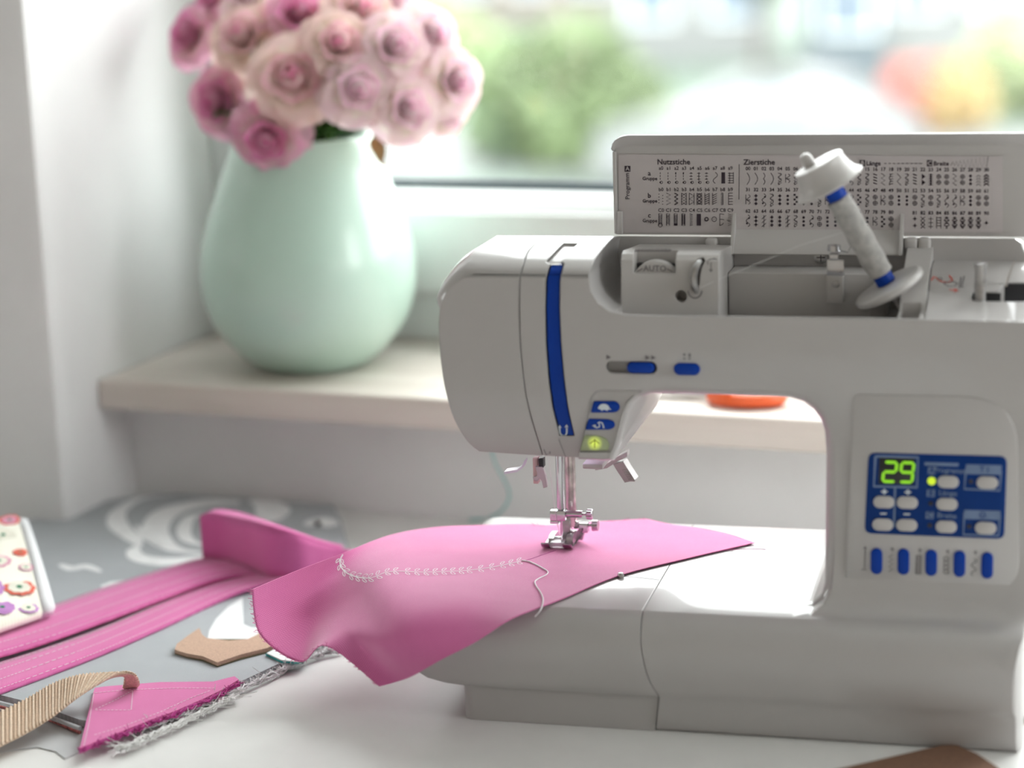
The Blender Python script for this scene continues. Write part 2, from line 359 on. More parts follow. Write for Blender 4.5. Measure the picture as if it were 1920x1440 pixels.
# ================================================================== OUTSIDE
GZ = -3.4
LAWN = plain('lawn', (.076, .104, .080), .9, .2, .8); PAVE = plain('pale_paving', (.108, .11, .11), .9, .06, 2)
LEAFG = plain('leaf_green', (.14, .19, .09), .6, .4, .9); LEAFD = plain('leaf_dark_green', (.115, .135, .11), .6, .3, 1.5); LEAFY = plain('leaf_lime', (.26, .31, .16), .6, .3, 1.5)
BARK = plain('bark', (.08, .07, .06), .9, .3, 6); CARW = plain('car_white_paint', (.21, .215, .22), .2, .01, 3, coat=.6); CARG = plain('car_window_glass', (.30, .32, .34), .08, .05, 3)
TYRE = plain('tyre', (.03, .03, .03), .8); HOUSEW = plain('render_pale_grey', (.19, .195, .193), .9, .03, 1); ROOF = plain('roof_tiles', (.12, .10, .09), .8, .2, 3)
WINB = plain('far_window', (.16, .20, .25), .15, .1, 1); SLATE = plain('blue_grey_cladding', (.10, .12, .135), .8, .1, 1)
PETR = plain('coral_blossom', (.38, .13, .11), .7, .2, 6); PETY = plain('yellow_blossom', (.36, .26, .11), .7, .2, 6)
bm = NB(); box(bm, (-110, OUTY+.4, GZ-.3), (90, 170, GZ)); struct(obj('ground', bm, LAWN))
bm = NB(); box(bm, (-110, 27.2, GZ), (90, 33.0, GZ+.02)); o = obj('street', bm, PAVE); struct(o)
def foliage(bm, c, rad, n, leaf, seed, shell=.62):
    rnd = random.Random(seed); c = Vector(c)
    for i in range(n):
        d = Vector((rnd.gauss(0, 1), rnd.gauss(0, 1), rnd.gauss(0, 1))).normalized(); k = shell+(1-shell)*rnd.random()
        wob = 1+.14*math.sin(5*d.x+seed)*math.cos(4*d.z+2*seed)
        p = c+Vector((d.x*rad[0], d.y*rad[1], d.z*rad[2]))*k*wob
        a = Vector((rnd.gauss(0, 1), rnd.gauss(0, 1), rnd.gauss(0, 1))).normalized(); b = a.orthogonal().normalized(); s = leaf*(.7+.6*rnd.random())
        q = [p-a*s, p+b*s*.45, p+a*s, p-b*s*.45]
        bm.faces.new([bm.verts.new(x) for x in q])
def shrub(name, px, py, rad, mats, n, leaf, seed, label, stemh=None):
    g = WZ(px, py, GZ); r = empty(name, g); tag(r, label, 'shrub' if stemh is None else 'tree')
    zc = rad[2]*.8 if stemh is None else stemh+rad[2]*.8
    for k, mt in enumerate(mats):
        bm = NB(); foliage(bm, ((k-(len(mats)-1)/2)*rad[0]*.7 if len(mats) > 1 else 0, 0, zc), (rad[0]*(1 if len(mats) == 1 else .7), rad[1], rad[2]*(1-.1*k)), n, leaf, seed+k)
        o = obj('foliage', bm, mt, r, recalc=False); o['kind'] = 'stuff'
    bm = NB(); h = zc
    cyl(bm, (0, 0, 0), (0, 0, h), .05+rad[0]*.05, .03+rad[0]*.02, 10)
    for a in range(5): t = a*1.26; cyl(bm, (0, 0, h*.55), (rad[0]*.5*math.cos(t), rad[1]*.5*math.sin(t), h+rad[2]*.2), .03+rad[0]*.015, .012, 6)
    obj('trunk', bm, BARK, r)
shrub('garden_bush', 1045, 305, (1.5, 1.2, 1.15), [LEAFG], 5200, .13, 3, 'round bright green bush on the lawn beyond the window, beside the white car')
shrub('flowering_shrub', 1755, 250, (.86, .8, .66), [PETR, PETY], 1500, .09, 11, 'coral and yellow flowering shrub behind the parked white car')
shrub('lime_shrub', 1950, 215, (1.3, 1.2, 1.0), [LEAFY], 2200, .12, 17, 'lime green shrub to the right of the flowering shrub')
shrub('street_tree', 1425, 165, (.95, .9, 2.4), [LEAFD], 2600, .16, 23, 'dark tree with bare grey trunk in front of the white house', 2.1)
shrub('hedge_shrub', 700, 150, (3.2, 1.4, 1.0), [LEAFY], 3600, .17, 29, 'wide pale green hedge far across the lawn behind the roses')
# parked white car, side on
cg = WZ(1415, 345, GZ+.02); car = empty('parked_car', cg, (0, 0, math.radians(18))); tag(car, 'white hatchback car parked side-on in the street beyond the window', 'car')
L = 4.3; prof = [(-2.12, .35), (-2.15, .62), (-2.02, .80), (-1.45, .93), (-.95, 1.0), (-.35, 1.34), (.05, 1.44), (.75, 1.47), (1.35, 1.40), (1.85, 1.08), (2.08, .90), (2.14, .6), (2.1, .35)]
bm = NB()
loft(bm, [[(x*(1-.0*t), y, .2+(z-.2)*(s if z > .95 else 1)) for x, z in prof] for y, s, t in ((-.80, .965, 0), (-.86, 1, 0), (.86, 1, 0), (.80, .965, 0))])
obj('body', bm, CARW, car, 25)
for sy in (-1, 1):
    for pts in ([(-.78, 1.0), (-.30, 1.27), (.10, 1.355), (.10, 1.0)], [(.17, 1.0), (.17, 1.36), (.75, 1.385), (1.28, 1.31), (1.5, 1.06), (1.4, 1.0)]):
        bm = NB(); prism(bm, pts, 'y', sy*.845, sy*.866); obj('side_window', bm, CARG, car)
    for wx in (-1.35, 1.32):
        bm = NB(); turned(bm, (wx, sy*.70, .31), (wx, sy*.875, .31), [(0, .30), (.02, .315), (.155, .315), (.175, .29)], 24); o = obj('wheel', bm, TYRE, car)
        bm = NB(); turned(bm, (wx, sy*.86, .31), (wx, sy*.885, .31), [(0, .2), (.015, .2), (.025, .06)], 18); obj('hubcap', bm, STEEL, o)
# houses far behind
def house(px, py, wdt, dep, hgt, mat, label, nwin, turn=.25, roof=True):
    g = WZ(px, py, GZ); r = empty('house', g, (0, 0, turn)); tag(r, label, 'house')
    bm = NB(); box(bm, (-wdt/2, 0, 0), (wdt/2, dep, hgt)); obj('wall', bm, mat, r)
    bm = NB(); prism(bm, [(-.4, hgt), (dep+.4, hgt), (dep/2, hgt+dep*.4)], 'x', -wdt/2-.4, wdt/2+.4); obj('roof', bm, ROOF, r)
    for fl in range(2):
        for i in range(nwin):
            x = -wdt/2+(i+.5)*wdt/nwin; z = .9+fl*2.7
            if z+1.3 > hgt: continue
            bm = NB(); box(bm, (x-.55, -.05, z), (x+.55, .02, z+1.25)); f = obj('window', bm, PVC, r)
            bm = NB(); box(bm, (x-.47, -.06, z+.08), (x+.47, -.045, z+1.17)); obj('pane', bm, WINB, f)
house(1300, 118, 3.6, 4, 5.6, HOUSEW, 'pale grey rendered house with tiled roof far behind the parked car', 2, .3)
house(1590, 150, 1.5, 1.6, 2.7, SLATE, 'small blue grey garden shed between the dark tree and the flowering shrub', 1, .3)
house(1790, 100, 3.4, 4, 5.6, HOUSEW, 'pale house standing behind the flowering shrub', 2, .3)
house(940, 48, 7, 5, 5.6, plain('render_beige', (.17, .155, .135), .9, .05, 1), 'beige house with tiled roof beyond the green bush', 4, .25)
# ================================================================== SEWING MACHINE
mach = empty('sewing_machine', (0, 0, 0), (0, 0, TURN))
tag(mach, 'white electronic sewing machine with open lid and blue controls on the table', 'sewing machine')
YF = .036                           # plane of the arm's front
BED, FOOT = .083, .0262
XR = .3865
YZ = [(.004, 0), (.001, .003), (-.0005, .012), (-.001, .025), (-.003, .031), (-.0035, .045), (-.003, .056), (-.0015, .066), (.002, .0735), (.0065, .0785), (.012, .0818), (.0165, .0838),
      (.022, .0872), (.027, .093), (.0305, .101), (.033, .113), (.0345, .13), (.0355, .16), (YF, .20), (YF, .305), (.0366, .3115), (.039, .3162), (.044, .3200), (.052, .3240), (.066, .3283), (.085, .3309),
      (.10, .3305), (.12, .3278), (.14, .3243), (.165, .3180), (.184, .309), (.197, .295), (.203, .275), (.207, .15), (.216, .10), (.2245, .083), (.226, .06), (.226, 0)]
YZs = [(p.x, p.y) for p in spline([Vector((a, b)) for a, b in YZ], 3)]
def yz_mesh(): return raw(prism(NB(), YZs, 'x', -.3, .6))
def plan_mesh(xl, rl): return raw(prism(NB(), round_poly([(xl, -.012), (XR, -.012), (XR, .226), (xl, .226)], [rl, .03, .02, rl]), 'z', -.05, .5))
seam_px = [(1237, 1087), (1205, 1150), (1200, 1176), (1201, 1200), (1208, 1240), (1219, 1276), (1236, 1304)]
seam = [(.1290, BED)] + [(p.x, p.y) for p in spline([Vector(q) for q in xz(seam_px[2:], -.002)], 5)]
seam[-1] = (seam[-1][0], FOOT)
seam_foot = (xz([(1229, 1371)], 0)[0][0], 0)
# --- upper C: base right, pillar, arm, head
head_left = xz([(893, 852), (872, 832), (850, 790), (834, 735), (825, 680), (820, 625), (820, 590)], YF) + xz([(826, 552), (842, 515), (868, 483), (905, 460), (950, 447), (1000, 441)], .07)
thr = xz([(1148, 867), (1160, 838), (1176, 776), (1184, 760), (1196, 748), (1216, 741), (1250, 740.5), (1300, 742), (1350, 743.5), (1400, 745.5), (1450, 747), (1480, 749), (1504, 756), (1524, 771), (1537, 789), (1545, 812), (1548, 850), (1547, 950), (1546, 1040)], YF)
xin = thr[-1][0]
thr += [(xin-.0005, BED+.018), (xin-.003, BED+.009), (xin-.009, BED+.003), (xin-.020, BED)]
hb = xz([(893, 852), (950, 856), (1010, 860), (1080, 864), (1130, 867)], YF)
head_left = [(p.x, p.y) for p in spline([Vector(q) for q in head_left], 4)]
outer = [seam_foot, (XR, 0), (XR, .27), (XR-.002, .30), (XR-.010, .322), (XR-.026, .333), (XR-.05, .337)] + head_left[::-1] + hb[1:] + thr + [(.1290, BED)] + seam[1:]
C = raw(prism(NB(), outer, 'y', -.05, .3))
C = booleanm(C, yz_mesh(), 'INTERSECT')
C = booleanm(C, plan_mesh(-.0195, .016), 'INTERSECT')
# rounded upper corner of the head: the front outline is smaller than the silhouette behind it
hA = xz([(893, 851), (873, 830), (851, 788), (836, 735), (827, 680), (823, 625), (824, 588), (833, 556), (852, 533), (885, 515), (930, 505), (985, 500)], YF); hB = head_left[:45]; hA = [(p.x, p.y) for p in spline([Vector(q) for q in hA], 4)]
def hl(k): return [(a[0]*(1-k)+b[0]*k, a[1]*(1-k)+b[1]*k) for a, b in zip(hA, hB)]
def hring(k, y): P_ = hl(k); return [(q[0], y, q[1]) for q in [(.6, -.1), (-.019, -.1), (P_[0][0], -.09)]+P_+[(P_[-1][0]+.02, P_[-1][1]+.004+.03*k), (.6, P_[-1][1]+.006+.03*k)]]
bm = NB(); loft(bm, [hring(k, y) for k, y in ((0, -.06), (0, YF), (.22, YF+.0015), (.45, YF+.004), (.68, YF+.009), (.87, YF+.018), (1, YF+.032), (1, .3))])
C = booleanm(C, raw(bm), 'INTERSECT')
# chamfer of the throat's front edge
tp = [(-.3, hb[0][1]-.0004)] + hb + thr[:-1] + [(xin-.020, BED+.0007), (.05, BED+.0007), (-.3, BED+.0007)]
wts = [.35]*(1+len(hb)) + [.5]*4 + [1]*(len(thr)-8) + [.8, .5, .3, 0] + [0, 0]
wts = wts[:len(tp)]
def offset_poly(pts, ws, d):
    out = []; N = len(pts)
    for i in range(N):
        a, p, b = Vector(pts[i-1]), Vector(pts[i]), Vector(pts[(i+1) % N])
        n1 = (p-a).normalized(); n2 = (b-p).normalized(); n = Vector((n1.y, -n1.x))+Vector((n2.y, -n2.x))
        n = n.normalized() if n.length > 1e-6 else Vector((0, 0)); out.append((p.x+n.x*d*ws[i], p.y+n.y*d*ws[i]))
    return out
area = sum(tp[i-1][0]*tp[i][1]-tp[i][0]*tp[i-1][1] for i in range(len(tp)))
sg = 1 if area > 0 else -1
FL = .0062
lay = [(-.04, FL*1.2), (YF-.004, FL*1.2), (YF, FL), (YF+.0012, FL*.62), (YF+.003, FL*.3), (YF+.0055, FL*.05), (YF+.008, -.0012), (YF+.0095, -.003)]
bm = NB(); loft(bm, [[(q[0], y, q[1]) for q in offset_poly(tp, wts, sg*d)] for y, d in lay]); C = booleanm(C, raw(bm), 'DIFFERENCE')
# the head's front curves back towards its lower edge
zwt, zwb = .238, hb[0][1]-.004
def tuck(z): return .0098*max(0, (zwt-z)/(zwt-zwb))**2.2
wed = [(-.05, zwt+.0005), (YF-.0002, zwt)]+[(YF+tuck(z), z) for z in [zwt+(zwb-zwt)*i/14 for i in range(1, 15)]]+[(-.05, zwb)]
tl0, tl1 = xz([(1108, 741), (1082, 872)], YF)
reg = [(-.3, .26), (tl0[0]+(tl0[0]-tl1[0])/(tl0[1]-tl1[1])*(.26-tl0[1]), .26), (tl1[0]+(tl0[0]-tl1[0])/(tl0[1]-tl1[1])*(.15-tl1[1]), .15), (-.3, .15)]
W_ = booleanm(raw(prism(NB(), wed, 'x', -.2, .2)), raw(prism(NB(), reg, 'y', -.1, .2)), 'INTERSECT')
C = booleanm(C, W_, 'DIFFERENCE')
# recess under the lid: everything above the front lip, then a deeper basin behind it
lip = xz([(1141, 449), (1122, 466), (1109, 490), (1105, 515), (1109, 545), (1122, 568), (1143, 583), (1175, 590), (1260, 592), (1600, 596), (1925, 603)], YF+.002)
cut1 = lip + [(.45, lip[-1][1]), (.45, .40), (lip[0][0], .40)]
C = booleanm(C, raw(prism(NB(), cut1, 'y', -.05, .136)), 'DIFFERENCE')
lz = lip[8][1]
xb0 = lip[7][0]+.004
C = booleanm(C, raw(prism(NB(), round_poly([(xb0-.012, .0405), (XR-.035, .0405), (XR-.035, .136), (xb0-.012, .136)], [.006, .006, 0, 0]), 'z', lz-.012, .40)), 'DIFFERENCE')
# thread channel (blue strip) and the shallow panel with the three buttons
sl_l = xz([(1046, 820), (1034, 762), (1027, 705), (1022.5, 640), (1021.5, 580), (1022.5, 530), (1026, 500)], YF)
sl_r = xz([(1053, 500), (1050.5, 530), (1050, 580), (1052.5, 640), (1058, 705), (1065, 762), (1075, 820)], YF)
slot_low = sl_l + sl_r
slot_top = [sl_l[-1]] + xz([(1030, 487), (1048, 461)], YF+.02) + xz([(1080, 455), (1058, 487)], YF+.02) + [sl_r[0]]
full = C.copy()
strip_blue = booleanm(full.copy(), raw(prism(NB(), offset_poly(slot_low, [1]*len(slot_low), 0), 'y', -.05, YF+.012)), 'INTERSECT')
C = booleanm(C, raw(prism(NB(), slot_low, 'y', -.05, YF+.014)), 'DIFFERENCE')
top_in = booleanm(full.copy(), raw(prism(NB(), slot_top, 'y', -.05, .2)), 'INTERSECT')
C = booleanm(C, raw(prism(NB(), slot_top, 'y', -.05, .075)), 'DIFFERENCE')
bp = xz([(1087, 848), (1109, 744), (1117, 735), (1130, 731), (1204, 733), (1187, 743), (1176, 755), (1168, 771), (1149, 840), (1145, 848)], YF)
C = booleanm(C, raw(prism(NB(), bp, 'y', -.05, YF+.0016)), 'DIFFERENCE')
# slider slot
slc = xz([(1184, 689)], YF)[0]
C = booleanm(C, raw(prism(NB(), capsule(slc, 47*PXM, 11*PXM), 'y', -.05, YF+.004)), 'DIFFERENCE')
# split at the face-cover seam
cs = xz([(1014, 868), (1006, 830), (994, 780), (984, 725), (977, 660), (974, 600), (974, 540), (977, 500)], YF) + xz([(985, 475), (1000, 450), (1008, 430)], .05)
cs = [(p.x, p.y) for p in spline([Vector(q) for q in cs], 4)]
g = .00035
cover = booleanm(C.copy(), raw(prism(NB(), [(x-g, z) for x, z in cs]+[(cs[-1][0], .45), (-.2, .45), (-.2, .16), (cs[0][0]-g, .16)], 'y', -.05, .3)), 'INTERSECT')
bodym = booleanm(C, raw(prism(NB(), [(x+g, z) for x, z in cs]+[(cs[-1][0], .45), (.5, .45), (.5, -.1), (.10, -.1), (.10, .16), (cs[0][0]+g, .16)], 'y', -.05, .3)), 'INTERSECT')
link('face_cover', smooth(cover, 30), WHITE, mach); link('body', smooth(bodym, 30), WHITE, mach)
o = link('thread_channel_strip', smooth(strip_blue, 30), BLUE, mach, loc=(0, .0012, 0))
sx = sum(v.co.x for v in strip_blue.vertices)/len(strip_blue.vertices)
for v in strip_blue.vertices:                       # a little narrower than its channel
    k = min(sl_l, key=lambda q: abs(q[1]-v.co.z)); k2 = min(sl_r, key=lambda q: abs(q[1]-v.co.z)); mid = (k[0]+k2[0])/2+.0005; v.co.x = mid+(v.co.x-mid)*.80
link('thread_channel_top', smooth(top_in, 30), WHITE, mach, loc=(-.0006, .0006, -.0016))
# --- extension table (free arm) and its foot
ext = [(.1290-.0006, BED)] + [(x-.0005, z) for x, z in seam[1:]] + [(.004, FOOT), (-.010, .0275), (-.024, .0312), (-.035, .038), (-.042, .049), (-.0445, .062), (-.043, .074), (-.039, .0805), (-.033, BED)]
E_ = booleanm(raw(prism(NB(), ext, 'y', -.05, .3)), yz_mesh(), 'INTERSECT'); E_ = booleanm(E_, plan_mesh(-.0455, .03), 'INTERSECT')
link('extension_table', smooth(E_, 30), WHITE, mach)
Ft = raw(prism(NB(), [(0.0, .003), (.003, 0), (seam_foot[0]-.0006, 0), (seam[-1][0]-.0006, FOOT-.0005), (0.0, FOOT-.0005)], 'y', -.05, .3)); Ft = booleanm(Ft, raw(prism(NB(), round_poly([(0, .0010), (.5, .0010), (.5, .22), (0, .22)], [.008, 0, 0, .008]), 'z', -.05, .2)), 'INTERSECT'); link('base_foot', smooth(Ft, 30), WHITE, mach)
bm = NB(); prism(bm, [(.10, .03), (.30, .03), (.30, .21), (.10, .21)], 'z', .002, .07); obj('base_core', bm, WHITE2, mach)
# bed: needle plate, bobbin cover and its latch
bm = NB(); box(bm, (.005, .112, BED-.004), (.075, .20, BED+.0004), .0002); obj('needle_plate', bm, STEEL, mach)
bm = NB(); strip(bm, [MZ(1160, 1079, BED+.0002), MZ(1200, 1083, BED+.0002), MZ(1238, 1087, BED+.0002)], .0006, (0, 0, 1)); obj('bobbin_cover_seam', bm, INKG, mach, recalc=False)
q = MZ(1164, 1083, BED); bm = NB(); turned(bm, q, q+Vector((0, 0, .004)), [(0, .0022), (.0025, .0024), (.0036, .0018), (.004, .0006)], 14); obj('bobbin_cover_latch', bm, STEEL, mach)
# --- three buttons on the head
YB = YF+.0016
def pbutton(name, pts, mat, y0=YB-.0016): return plate(name, round_poly(xz(pts, YF), .0012, 3), y0, YB+.002, mat, mach, .0007)
b1 = pbutton('slow_button', [(1107, 774), (1112.5, 753), (1152, 753), (1159, 757), (1162, 764), (1159, 771), (1152, 774)], BLUE)
b2 = pbutton('reverse_button', [(1097, 806), (1103, 786), (1141, 787), (1150, 791), (1153, 797), (1150, 803), (1142, 806)], BLUE)
pc = MY(1115, 831, YB-.0016)
pts = round_poly([(a-pc.x, b-pc.z) for a, b in xz([(1087, 845), (1095, 817), (1124, 818), (1137, 824), (1142, 834), (1140, 845)], YF)], .0012, 3)
b3 = plate('start_button', pts, 0, .003, LEDB, mach, .0007); b3.location = pc
def mark(name, parent, mat, y, *polys, lines=(), width=.0007):
    bm = NB()
    for P in polys: bm.faces.new([bm.verts.new((a, y, b)) for a, b in xz(P, y)])
    for P in lines: strip(bm, [MY(a, b, y) for a, b in P], width, (0, -1, 0))
    return obj(name, bm, mat, parent, recalc=False)
ym = YB-.00185
mark('turtle_symbol', b1, INKW, ym, [(1122, 763), (1125, 759), (1130, 757), (1136, 757.5), (1141, 761), (1143, 766), (1147, 768), (1140, 768), (1139, 771), (1135, 768.5), (1130, 768.5), (1129, 771), (1126, 768), (1121, 766)])
mark('reverse_arrow', b2, INKW, ym, [(1110, 798), (1117, 796), (1117, 803)], lines=[[(1114, 799), (1119, 802), (1124, 800), (1124, 795), (1121, 793), (1124, 791.5), (1129, 793), (1131, 798), (1132, 803)]], width=.0009)
mk = mark('start_arrow', mach, INK, ym, lines=[[(1115, 823), (1115, 840)], [(1106, 832), (1115, 825), (1124, 832)]], width=.0005); mk.parent = b3; mk.location = -pc
# slider and needle-position button
bm = NB(); c = slc; prism(bm, capsule(c, 46*PXM, 10.4*PXM), 'y', YF+.0032, YF+.005); obj('slider_track', bm, GREYP, mach)
bm = NB(); prism(bm, capsule((c[0]+34*PXM, c[1]), 13*PXM, 10.2*PXM), 'y', YF+.0028, YF+.004); obj('slider_gap', bm, DARK, mach)
plate('speed_slider', capsule((c[0]+17*PXM, c[1]), 25*PXM, 9.6*PXM), YF-.0022, YF+.0035, BLUE, mach, .0014)
plate('needle_position_button', capsule(xz([(1288, 692)], YF)[0], 24*PXM, 11*PXM), YF-.002, YF+.003, BLUE, mach, .0014)
ys = YF-.0003
mark('speed_symbols', mach, INKG, ys, [(1137, 665), (1137, 674), (1146, 670)], [(1210, 666), (1210, 675), (1219, 671)], [(1221, 666), (1221, 675), (1230, 671)])
mark('needle_position_symbol', mach, INKG, ys, [(1281, 663), (1285, 663), (1285, 667), (1281, 667)], [(1291, 663), (1295, 663), (1295, 669), (1291, 669)], [(1280, 671), (1286, 671), (1283, 675)], [(1290, 671), (1296, 671), (1293, 675)])
mark('channel_symbol', mach, INKW, YF+.0006+tuck(.2115), [(1045, 803), (1052, 803), (1049, 797)], [(1058, 802), (1065, 802), (1062, 796)], lines=[[(1048.5, 803), (1048.5, 812), (1051, 817), (1055, 819), (1059, 818), (1061.5, 813), (1062, 803)]], width=.0011)
mark('head_symbols', mach, INKG, YF+tuck(.192)-.0003, lines=[[(1019, 843), (1023, 855), (1026, 852)], [(1028, 849), (1031, 848), (1030, 852), (1028, 852)]], width=.0006)
mark('cover_joint', mach, INKG, YF+tuck(.2)-.0003, lines=[[(1047, 824), (1058, 862)]], width=.0004)
for o in mach.children:
    if o.name.split('.')[0] in ('channel_symbol', 'head_symbols', 'cover_joint'):
        for v in o.data.vertices: v.co.y = YF+tuck(v.co.z)+(.0007 if o.name.startswith('channel') else -.0004)
# --- control panel (leans back with the pillar)
before_panel = set(bpy.data.objects)
YP = .0322
pl = round_poly(xz([(1598, 741), (1906, 747), (1912, 1119), (1584, 1106)], YP), [.006, .034, .028, .006], 8)
plate('control_housing', pl, YP, .05, WHITE, mach, .0006)
fp = round_poly(xz([(1628, 850), (1888, 857), (1883, 1011), (1621, 1000)], YP), .005, 4)
foil = plate('display_panel', fp, YP-.0008, YP+.002, BLUEF, mach, .0003)
YD = YP-.0008
def pbox(name, x0, y0, x1, y1, mat, proud, parent, rad=.0):
    pts = xz([(x0, y0), (x1, y0+(x1-x0)*.028), (x1-(y1-y0)*.035, y1+(x1-x0)*.028), (x0-(y1-y0)*.035, y1)], YD)
    return plate(name, round_poly(pts, rad, 3) if rad else pts, YD-proud, YD+.0008, mat, parent, .0002)
dsp = pbox('display_window', 1648, 859, 1715, 908, BLACK, .0003, foil)
mark('display_frame', foil, INKB, YD-.0002, lines=[[(1641, 857), (1721, 859), (1719, 915), (1638, 913), (1641, 857)]], width=.0016)
def seg7(cx_, cy_, on):
    """slanted seven-segment digit, pixel size 22 x 38"""
    w_, h_, s_ = 11.5, 18, -.11
    def Q(a, b): return (cx_+a+s_*b, cy_+b+.028*a)
    S = {'t': [(-w_+3, -h_), (w_-3, -h_)], 'm': [(-w_+3, 0), (w_-3, 0)], 'b': [(-w_+3, h_), (w_-3, h_)], 'tl': [(-w_, -h_+3), (-w_, -3)], 'tr': [(w_, -h_+3), (w_, -3)], 'bl': [(-w_, 3), (-w_, h_-3)], 'br': [(w_, 3), (w_, h_-3)]}
    for k in on:
        a, b = [MY(*Q(*q_), YD-.0004) for q_ in S[k]]; bm = NB(); d = (b-a).normalized()*.0009; nn = d.cross(Vector((0, 1, 0))).normalized()*.0009
        prism(bm, [(p_.x, p_.z) for p_ in (a-d, a+nn, b+nn, b+d, b-nn, a-nn)], 'y', YD-.0008, YD-.0002); obj('digit_segment', bm, LEDG, dsp)
seg7(1668, 886, ('t', 'tr', 'm', 'bl', 'b')); seg7(1700, 887, ('t', 'tl', 'tr', 'm', 'br', 'b'))
def pill(name, cx_, cy_, hx, hy, mat, parent=foil, proud=.0018):
    c_ = xz([(cx_, cy_)], YD)[0]; return plate(name, capsule(c_, hx*PXM*.95, hy*PXM*.95), YD-proud, YD+.001, mat, parent, .0007)
for cx_, cy_ in ((1657, 942), (1701, 943), (1655, 984), (1700, 985), (1777.5, 904.5), (1775.5, 946), (1774, 988), (1851, 906), (1848, 990.5)): pill('panel_button', cx_, cy_, 19.5, 11.5, WHITE2)
pill('indicator_led', 1746.5, 903, 7.6, 7.6, LEDY, foil, .0012)
for cx_, cy_ in ((1745, 945), (1743, 986), (1820, 904), (1817, 988)): pill('dark_led', cx_, cy_, 4.5, 4.5, DARK, foil, .0006)
mark('panel_lines', foil, INKB, YD-.0002, [(1733, 868), (1797, 870), (1797, 876), (1733, 874)], [(1811, 872), (1878, 874), (1877, 892), (1810, 890)], [(1808, 957), (1876, 959), (1875, 976), (1807, 974)],
     [(1740, 877), (1754, 877.5), (1753, 891), (1739, 890)], [(1738, 919), (1753, 919.5), (1752, 933), (1737, 932)], [(1736, 960), (1751, 960.5), (1750, 974), (1735, 973)],
     lines=[[(1678, 914), (1676, 990)], [(1811, 880), (1808, 918), (1874, 921), (1877, 884)], [(1808, 962), (1806, 1003), (1872, 1005), (1875, 966)]], width=.0013)
mark('plus_minus', foil, INKW, YD-.0002, lines=[[(1652, 923), (1664, 923)], [(1658, 918), (1658, 928)], [(1696, 924), (1708, 924)], [(1702, 919), (1702, 929)], [(1650, 964), (1662, 964)], [(1694, 965), (1706, 965)]], width=.0011)
bm = NB()
for s_, x, y in (('Programm', 1781, 884), ('Länge', 1777, 926), ('Breite', 1775, 968)): text_bm(bm, s_, face_front(MY(x, y, YD-.0002), -.03), .0052, .015)
obj('panel_lettering', bm, INKB, foil, recalc=False)
bm = NB()
for s_, x, y in (('A', 1747, 884), ('B', 1745, 926), ('C', 1743, 967), ('T I', 1845, 882), ('O', 1842, 967)): text_bm(bm, s_, face_front(MY(x, y, YD-.00035), -.03), .0055, .02)
obj('panel_letters', bm, BLUEF, foil, recalc=False)
for cx_, cy_ in ((1643.5, 1052), (1694, 1053), (1746, 1055), (1799, 1057), (1851, 1060)):
    c_ = xz([(cx_, cy_)], YP)[0]; plate('stitch_button', capsule(c_, 10.2*PXM, 24*PXM), YP-.0018, YP+.002, BLUE, mach, .0008)
li = []
for k, cx_ in enumerate((1619, 1670, 1722, 1774, 1826)):
    y0_ = 1030+k*2
    if k == 0: li += [[(cx_+3, y0_+2), (cx_+2, y0_+34)], [(cx_-4, y0_+38), (cx_+6, y0_+38), (cx_+1, y0_+34)]]
    elif k == 1: li += [[(cx_+(-4 if i % 2 else 4), y0_+8+i*4.5) for i in range(8)]]
    elif k == 2: li += [[(cx_-4, y0_+8), (cx_-5, y0_+42)], [(cx_+5, y0_+8), (cx_+4, y0_+42)]]+[[(cx_-5, y0_+8+i*3.4), (cx_+5, y0_+8+i*3.4)] for i in range(11)]
    elif k == 3: li += [[(cx_+5*math.cos(t*.7)-.05*t, y0_+12+8*j+4*math.sin(t*.7)) for t in range(10)] for j in range(4)]
    else: li += [[(cx_+5*math.sin(t*.6)-.05*t, y0_+10+t*1.5) for t in range(22)]]
    li += [[(cx_-1, y0_-2), (cx_+7, y0_-2)], [(cx_+3, y0_-6), (cx_+3, y0_+3)]]
mark('stitch_button_symbols', mach, INKG, YP-.0002, lines=li, width=.0006)
for o in set(bpy.data.objects)-before_panel:
    for v in o.data.vertices: v.co.y += (v.co.z-.113)*.0255
# --- lid (open, standing upright) with the stitch chart
YL = .140
def lidx(px, py): return MY(px, py, YL).x
zt, zb = MY(1300, 250, YL).z, MY(1265, 440, YL).z; zs_ = MY(1300, 288, YL).z; zflap = MY(1530, 477, YL-.012).z
xl, xr = lidx(1153, 350), .3862
bm = NB()
sect = [(YL, zb), (YL, zs_), (YL-.0015, zs_+.006), (YL-.0055, zt-.006), (YL-.010, zt-.001), (YL-.0112, zt), (YL-.0085, zt+.0004), (YL-.002, zt-.004), (YL+.0035, zs_+.004), (YL+.0035, zb)]
rc = .013
xsx = [xl, xl+.0012, xl+.003, xl+.006, xl+.009, xl+rc, xr]
Ls = []
for x in xsx:
    t = max(0, 1-(x-xl)/rc); drop = rc*.75*(1-math.sqrt(max(0, 1-t*t)))
    Ls.append([(x, y, z-drop*max(0, (z-zs_))/(zt-zs_)) for y, z in sect])
loft(bm, Ls); lid = obj('lid', bm, WHITE2, mach, 40)
bm = NB(); box(bm, (xl-.0006, YL-.0035, zb+.001), (xl+.0018, YL+.0035, zs_+.002), .0004); box(bm, (xl+.0018, YL-.004, zb+.0005), (xl+.0055, YL-.0002, MY(1160, 395, YL).z), .0004); obj('lid_rim', bm, WHITE2, lid)
p0, p1 = MY(1377, 398, YL), MY(1692, 398, YL)
bm = NB(); sc = [(YL-.0008, zb+.0042), (YL-.004, zb+.001), (YL-.0125, zflap+.004), (YL-.0135, zflap), (YL-.009, zflap-.001), (YL+.002, zb-.002), (YL+.002, zb+.0042)]
